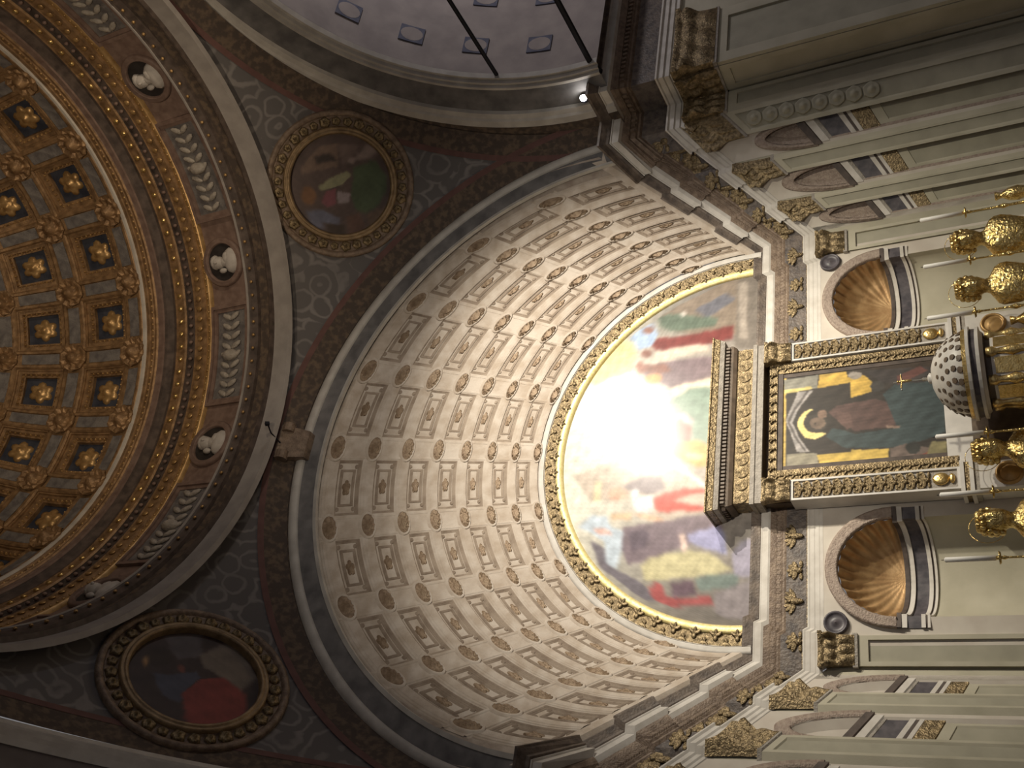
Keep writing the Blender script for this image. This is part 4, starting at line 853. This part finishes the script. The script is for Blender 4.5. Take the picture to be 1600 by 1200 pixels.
# ------------------------------------------------------------------ crossing: pendentives
SR, SZ, DP = 6.35, .10, 4.55
SCN = np.array([0, YC, SZ]); RINGR = 4.17; ZR = SZ+math.sqrt(SR**2-RINGR**2)
pe = root('ceiling_pendentives', (0, YC, 3.5), kind='structure'); tag(pe, 'four dark frescoed pendentives carrying the dome')
zs_ = np.concatenate([np.linspace(.12, 4.3, 34), np.linspace(4.36, ZR, 10)])
for qx, qy in ((1, 1), (-1, 1), (1, -1), (-1, -1)):
    def ps(k, z):
        rho = math.sqrt(SR**2-(z-SZ)**2); a0 = math.acos(min(1, DP/rho)) if rho > DP else 0.
        a = a0+(PI/2-2*a0)*k; return (qx*rho*math.cos(a), YC+qy*rho*math.sin(a), z)
    b = MB(); b.grid(ps, np.linspace(0, 1, 41), zs_); b.build('pendentive', 'pend', pe, True)
def sphband(d0, d1, side, r=SR-.012, a0=-88, a1=88, n=70):
    b = MB()
    def p(a, k):
        d = d0+(d1-d0)*k; q = math.sqrt(r*r-d*d); s, z = q*math.sin(a), SZ+q*math.cos(a)
        return {'N': (s, YC+d, z), 'E': (d, YC-s, z), 'W': (-d, YC+s, z), 'S': (-s, YC-d, z)}[side]
    return b.grid(p, np.linspace(rad(a0), rad(a1), n), (0, .5, 1))
for sd in 'NEW':
    sphband(DP+.01, 4.345, sd).build('painted_border', 'border', pe, True)
    sphband(4.345, 4.285, sd, SR-.016).build('red_line', 'red', pe, True)
# ------------------------------------------------------------------ tondi
EL, AZ = rad(37.9), rad(43.1)
fl_t = proto('garland_flower', lambda: flower_mb(lambda u, v, h: np.array([u, -h, v]), .075, .07, 5, 15), 'gilt')
def tondo(sx, polys, label, lab2, seed):
    n = np.array([sx*math.cos(EL)*math.cos(AZ), math.cos(EL)*math.sin(AZ), math.sin(EL)]); c = SCN+n*6.27
    hx = np.cross((0, 0, 1.), n); hx /= np.linalg.norm(hx); hu = np.cross(n, hx)
    t = root('tondo', c, label, 'painting', 'round paintings on the pendentives')
    for prof, mm, nm in (([(1.06, -.12), (1.06, .05), (1.03, .075), (.985, .06), (.97, .02)], 'brownmould', 'outer_moulding'), ([(.975, .02), (.965, .035), (.95, .02), (.83, .02), (.82, .04)], 'brownmould', 'garland_ground'), ([(.825, .03), (.815, .07), (.79, .08), (.775, .065), (.765, .08), (.735, .085), (.72, .06), (.715, -.05)], 'tgilt', 'inner_moulding')):
        b = MB(); b.lathe(c, prof, 64, -n); b.build(nm, mm, t, True)
    for k in range(34):
        a = 2*PI*k/34; p = c+(hx*math.cos(a)+hu*math.sin(a))*.895-n*.025; B = basis(-n, hx*math.cos(a)+hu*math.sin(a))
        piece(fl_t, 'garland_flower', p, t, B, 1.0+.15*math.sin(k*2.3))
    na, nr_ = 96, 34
    us_ = range(na); vs_ = np.linspace(0, .725, nr_)
    P2 = np.array([[q*math.cos(2*PI*i/na), q*math.sin(2*PI*i/na)] for q in vs_ for i in us_])
    o = painted('tondo_painting', lambda i, q: c+hx*q*math.cos(2*PI*i/na)+hu*q*math.sin(2*PI*i/na)+n*.012, us_, vs_, P2, (.34, .29, .28) if sx > 0 else (.26, .215, .205), [(tuple(np.minimum(1, 1.22*(.66*np.array(q)+.34*np.mean(q)))), p_) for q, p_ in polys], PAINT2, t, True, blur=1, jit=.012, var=.10, seed=seed)
    tag(o, lab2)
tondo(1, TR, 'round painting of a seated figure in green, in a gilt garland frame', 'seated figure in a green robe', 31)
tondo(-1, TL, 'round painting with bright red drapery, in a gilt garland frame', 'bright red drapery and dark figure', 41)
# ------------------------------------------------------------------ drum
dr = root('wall_drum', (0, YC, 5.0), kind='structure'); tag(dr, 'round brown and gold drum with bust medallions under the dome')
def lat(name, mm, prof, n=128, smooth=False):
    b = MB(); b.lathe((0, YC, 0), prof, n); return b.build(name, mm, dr, smooth)
lat('white_ring', 'ring', [(4.20, 4.60), (4.13, 4.62), (4.12, 4.86)])
lat('ring_fillet', 'dark', [(4.12, 4.86), (4.06, 4.875), (4.06, 4.90)])
lat('lower_band', 'border', [(4.06, 4.89), (4.11, 4.95), (4.10, 5.10)])
lat('bead_band', 'dark', [(4.10, 5.09), (4.05, 5.10), (4.02, 5.20), (4.00, 5.22)])
lat('white_fillet', 'ring', [(4.00, 5.215), (3.985, 5.22), (3.985, 5.245), (4.12, 5.26)])
lat('drum_frieze', 'mauve', [(4.15, 5.24), (4.15, 6.02)])
lat('thin_bead', 'bead', [(4.15, 6.01), (4.10, 6.03), (4.08, 6.06), (4.10, 6.10), (4.10, 6.13)], smooth=True)
lat('flower_band', 'domegold', [(4.10, 6.12), (4.06, 6.14), (4.05, 6.29), (4.03, 6.30)])
lat('dentil_ground', 'dark', [(4.03, 6.295), (4.03, 6.40), (3.98, 6.405)])
lat('gold_bead_ground', 'domegold', [(3.98, 6.40), (3.955, 6.42), (3.955, 6.56), (3.93, 6.57)])
lat('dark_cove', 'dark', [(3.93, 6.565), (3.94, 6.62), (3.90, 6.72), (3.86, 6.735)])
lat('mauve_fascia', 'mauve', [(3.86, 6.73), (3.835, 6.74), (3.835, 6.82), (3.82, 6.825)])
lat('upper_bands', 'domegold', [(3.82, 6.82), (3.80, 6.84), (3.805, 6.88), (3.79, 6.89), (3.795, 6.95), (3.775, 6.96), (3.785, 7.025)])
lat('rim_line', 'arch_white', [(3.785, 7.02), (3.755, 7.03), (3.755, 7.075), (3.80, 7.085)])
def beads(name, mm, R, z, n, r):
    b = MB()
    for k in range(n):
        a = 2*PI*k/n; b.ell((R*math.cos(a), YC+R*math.sin(a), z), r, 6, 4, np.array([[math.cos(a), -math.sin(a), 0], [math.sin(a), math.cos(a), 0], [0, 0, 1]]))
    tag(b.build(name, mm, dr, True), kind='stuff')
beads('gold_bead_string', 'gold', 3.945, 6.49, 130, (.028, .042, .042))
beads('lower_bead_string', 'bead', 4.01, 5.155, 130, (.022, .026, .026))
beads('flower_string', 'bead', 4.04, 6.21, 170, (.018, .045, .05))
beads('upper_bead_string', 'bead', 3.79, 6.905, 260, (.015, .022, .018))
beads('thin_bead_string', 'bead', 4.075, 6.065, 260, (.012, .02, .018))
beads('dentil_string', 'mauve', 4.0, 6.345, 200, (.03, .03, .035))
cyl = lambda a, z, d=0.: np.array([(4.15-d)*math.cos(a), YC+(4.15-d)*math.sin(a), z])
def busthead_fn():
    b = MB(); b.ell((0, -.05, .05), (.085, .08, .105), 12, 8); b.ell((.01, -.05, .10), (.10, .075, .07), 10, 6); b.ell((0, -.12, .04), (.02, .035, .03), 6, 4)
    b.ell((0, -.045, -.05), (.07, .06, .11), 10, 6); b.ell((0, -.035, -.155), (.175, .07, .115), 12, 6); b.ell((.04, -.06, -.10), (.09, .05, .06), 8, 5); b.ell((-.11, -.04, .0), (.04, .04, .06), 7, 5)
    return b
bh = proto('medallion_bust', busthead_fn, 'marble')
mring = proto('medallion_ring', lambda: MB().lathe((0, 0, 0), [(.36, .0), (.365, .05), (.335, .085), (.305, .06), (.295, .08), (.275, .06), (.27, .0)], 32, (0, -1, 0)), 'mauve')
mdisc = proto('medallion_disc', lambda: MB().lathe((0, 0, 0), [(.28, .02), (.0, .012)], 32, (0, -1, 0)), 'medal_dark')
azs = [52.7+38.6*k for k in range(-4, 5)]
for a_ in azs:
    a = rad(a_); n = np.array([-math.cos(a), -math.sin(a), 0]); B = basis(n)
    mr = piece(mring, 'medallion', cyl(a, 5.71), dr, B)
    for me, nm in ((mdisc, 'medallion_disc'), (bh, 'medallion_bust')):
        o = bpy.data.objects.new(nm, me); o.scale = (1.12,)*3 if me is bh else (1, 1, 1); COL.objects.link(o); o.parent = mr; ORG[o.name] = ORG[mr.name]; o.location = (0, -.01, 0)
    a2 = a+rad(19.3)
    hwp = rad(10.6)
    ob = MB(); L = [(1, 1, 0), (1, 1, .05), (.93, .88, .05), (.93, .88, .02), (.86, .72, .02), (.86, .72, -.02)]
    ring = [(-1, -1), (-.5, -1), (0, -1), (.5, -1), (1, -1), (1, 1), (.5, 1), (0, 1), (-.5, 1), (-1, 1)]
    ob.grid(lambda i, j: cyl(a2+ring[i][0]*hwp*L[j][0], 5.68+ring[i][1]*.36*L[j][1], L[j][2]), range(10), range(6), True)
    po = ob.build('frieze_panel', 'mauve', dr)
    q = MB(); q.grid(lambda x, z: cyl(a2+x*hwp*.87, 5.68+z*.265, -.018+.02), np.linspace(-1, 1, 9), (-1, 1)); q.build('panel_ground', 'domegrey', po)
    q = MB()
    for k in range(-4, 5):
        aa = a2+k*hwp*.19; n_ = np.array([-math.cos(aa), -math.sin(aa), 0]); BB = basis(n_)
        for sz in (-1, 1): q.ell(cyl(aa, 5.68+sz*.10*(1-abs(k)*.08), .02), (.045, .03, .10), 7, 4, BB @ np.array([[math.cos(.5*sz), 0, math.sin(.5*sz)], [0, 1, 0], [-math.sin(.5*sz), 0, math.cos(.5*sz)]]))
    q.ell(cyl(a2, 5.68, .02), (.09, .09, .14), 10, 6); q.build('panel_relief', 'grey_carve', po, True)
# ------------------------------------------------------------------ dome
DC = np.array([0, YC, 6.95]); DR = 3.78; N = 22; DST = 2*PI/N; DPH = rad(53.0)
do = root('ceiling_dome', (0, YC, 7.0), kind='structure'); tag(do, 'gilded dome with dark blue coffers and gold flowers')
def dp(a, e, r): return DC+r*np.array([math.cos(e)*math.cos(a), math.cos(e)*math.sin(a), math.sin(e)])
b = MB(); b.grid(lambda i, e: dp(2*PI*i/88, e, DR+.24), range(88), np.linspace(0, PI/2-.02, 16), True); b.build('dome_shell', 'dark', do, True)
E0, ES = rad(4.8), rad(15.9); RW = rad(2.55)
def ribprof(w_): return [(-1, .12), (-1, .02), (-.86, .0), (-.62, .0), (-.55, .025), (.55, .025), (.62, .0), (.86, .0), (1, .02), (1, .12)]
rp = ribprof(1)
for k in range(5):
    e = E0+k*ES
    b = MB(); b.grid(lambda i, j: dp(2*PI*i/132, e+RW*rp[j][0], DR+rp[j][1]), range(132), range(len(rp)), True); b.build('ring_rib', 'domegold', do)
for i in range(N):
    a = DPH+i*DST
    b = MB(); b.grid(lambda j, e: dp(a+RW*rp[j][0], e, DR+rp[j][1]), range(len(rp)), np.linspace(E0-.05, E0+4*ES, 17)); b.build('meridian_rib', 'domegold', do)
    for k in range(5):
        e = E0+k*ES; R_ = .215*max(.35, math.cos(e)**.8)
        rosette_mb(lambda u, v, h: dp(a+u/DR/math.cos(e), e+v/DR, DR-h), R_, 10, .14, 20).build('rib_rosette', 'domegold', do, False)
        if k < 4:
            b = MB(); b.grid(lambda x, y: dp(a+x*RW*.52, e+ES/2+y*ES*.27, DR+.012), (-1, 1), (-1, 0, 1)); b.build('rib_panel', 'domegrey', do)
        b = MB(); b.grid(lambda x, y: dp(a+DST/2+x*DST*.27, e+y*RW*.52, DR+.012), (-1, 0, 1), (-1, 1)); b.build('rib_panel', 'domegrey', do)
    for k in range(4):
        ac, ec = a+DST/2, E0+(k+.5)*ES; ha, he = DST/2-RW*1.0, ES/2-RW*1.0
        coffer(lambda x, y, d: dp(ac+x*ha, ec+y*he, DR+d), 'domegold', 'domeblue', 'bead', 'domegold', do, [(1.0, 1.0, .04), (.93, .93, .04), (.93, .93, .07), (.80, .80, .07), (.74, .74, .11), (.66, .66, .11), (.66, .66, .18)], .18, 3, False, (.52, .52, .10), pet=6)
        q = MB()
        for s in range(4):
            for m_ in range(7):
                f = -1+2*(m_+.5)/7; x, y = ((f, -1), (1, f), (f, 1), (-1, f))[s]
                q.grid(lambda i, j: dp(ac+ha*(.76*x+.055*math.cos(2*PI*i/6)*math.cos(j*PI/4)), ec+he*(.76*y+.055*math.sin(2*PI*i/6)*math.cos(j*PI/4)), DR+.10-.04*math.sin(j*PI/4)), range(6), range(3), True)
        tag(q.build('leaf_edging', 'bead', do), kind='stuff')
b = MB(); b.lathe(DC, [(1.0, 3.70), (.95, 3.60), (.85, 3.62), (.0, 3.75)], 40); b.build('dome_crown', 'domegold', do)
# ------------------------------------------------------------------ transept arms (right one in view)
for sg, nm, lab in ((1, 'ceiling_transept_right', 'pale painted barrel vault of the right transept'), (-1, 'ceiling_transept_left', 'dim barrel vault edge of the left transept')):
    ta = root(nm, (sg*7, YC, 3), kind='structure'); tag(ta, lab)
    tyc, tzc = -4.92, .26
    tp = lambda a, r, x: (sg*x, tyc+r*math.sin(a), tzc+r*math.cos(a))
    AA = np.linspace(-rad(93), rad(93), 73)
    def band(name, mm, pr, smooth=False):
        b = MB(); b.grid(lambda i, j: tp(AA[i], pr[j][0], pr[j][1]), range(73), range(len(pr))); b.build(name, mm, ta, smooth)
    band('outer_moulding', 'arch_white', [(4.46, 4.56), (4.36, 4.57), (4.33, 4.60), (4.26, 4.62), (4.24, 4.68)])
    b = MB(); b.grid(lambda a, r: tp(a, r, 4.575), AA, (4.42, 5.3)); b.build('arch_backing', 'border', ta)
    band('dark_band', 'arch_grey', [(4.25, 4.67), (3.90, 4.72)])
    band('triple_moulding', 'arch_white', [(3.92, 4.74), (3.88, 4.70), (3.84, 4.70), (3.83, 4.74), (3.79, 4.74), (3.78, 4.79), (3.74, 4.79), (3.72, 4.86)])
    b = MB(); b.grid(lambda a, x: tp(a, 3.74, x), AA, np.linspace(4.8, 12, 10)); b.build('barrel', 'transept', ta, True)
    if sg > 0:
        for ix in range(6):
            for k in range(-6, 7):
                a = rad(14.3*k+7.4); x = 5.42+1.0*ix
                if abs(a) > rad(88): continue
                L = [(-1, -1), (0, -1), (1, -1), (1, 0), (1, 1), (0, 1), (-1, 1), (-1, 0)]
                b = MB(); b.add([tp(a+q*rad(2.7), 3.735, x+p*.155) for p, q in L]+[tp(a+q*rad(2.7), 3.722, x+p*.155) for p, q in L], [tuple(range(8, 16))]+[(i, (i+1) % 8, 8+(i+1) % 8, 8+i) for i in range(8)])
                o = b.build('painted_square', 'tblue', ta)
                b = MB(); b.add([tp(a+.92*rad(2.7)*math.sin(2*PI*i/16), 3.719, x+.13*math.cos(2*PI*i/16)) for i in range(16)], [tuple(range(16))]); b.build('painted_disc', 'transept', o)
    b = MB(); b.grid(lambda y, z: (sg*12, y, z), (-10, 1), (FL, 5)); b.build('end_wall', 'transept', ta)
    if sg > 0:
        for z, l, y1 in ((1.50, 'upper thin iron tie rod across the right transept arch', -1.26), (.17, 'lower iron tie rod across the right transept arch', -1.0)):
            r_ = root('tie_rod', (sg*4.85, -5, z), l, 'rod', 'iron tie rods in the transept arch')
            b = MB(); b.tube([(4.85, y1, z), (4.85, -8.8, z)], .030 if z > 1 else .042, 8); b.build('bar', 'iron', r_)
            b = MB(); b.lathe((4.85, y1-.12, z), [(.03, 0), (.055, .02), (.075, .08), (.10, .16), (.0, .165)], 10, (0, 1, 0)); b.build('anchor', 'iron', r_)
# lamp on the pier cornice, shining towards the nave
lm = root('spot_lamp', (4.62, -.72, .34), 'small bright white lamp on the right pier cornice', 'lamp')
MB().lathe((4.62, -.78, .40), [(.0, -.10), (.055, -.08), (.06, .03), (.05, .035)], 14, (-.7, -.7, -.1)).build('housing', 'iron', lm)
MB().ell((4.60, -.81, .40), (.045, .045, .05), 12, 8).build('bulb', 'bulb', lm, True)
MB().box((4.62, -.74, .35), (.03, .03, .06)).build('bracket', 'iron', lm)
hk = root('hook_lamp', (.02, -.62, 4.52), 'tiny black lamp bracket beside the arch keystone', 'lamp')
MB().tube([(-.1, -.35, 4.60), (-.05, -.55, 4.62), (.02, -.68, 4.60)], .010, 6).build('arm', 'iron', hk)
MB().lathe((.02, -.68, 4.60), [(.0, .03), (.03, .025), (.034, -.03), (.0, -.04)], 10, (.3, .6, -.7)).build('head', 'iron', hk)
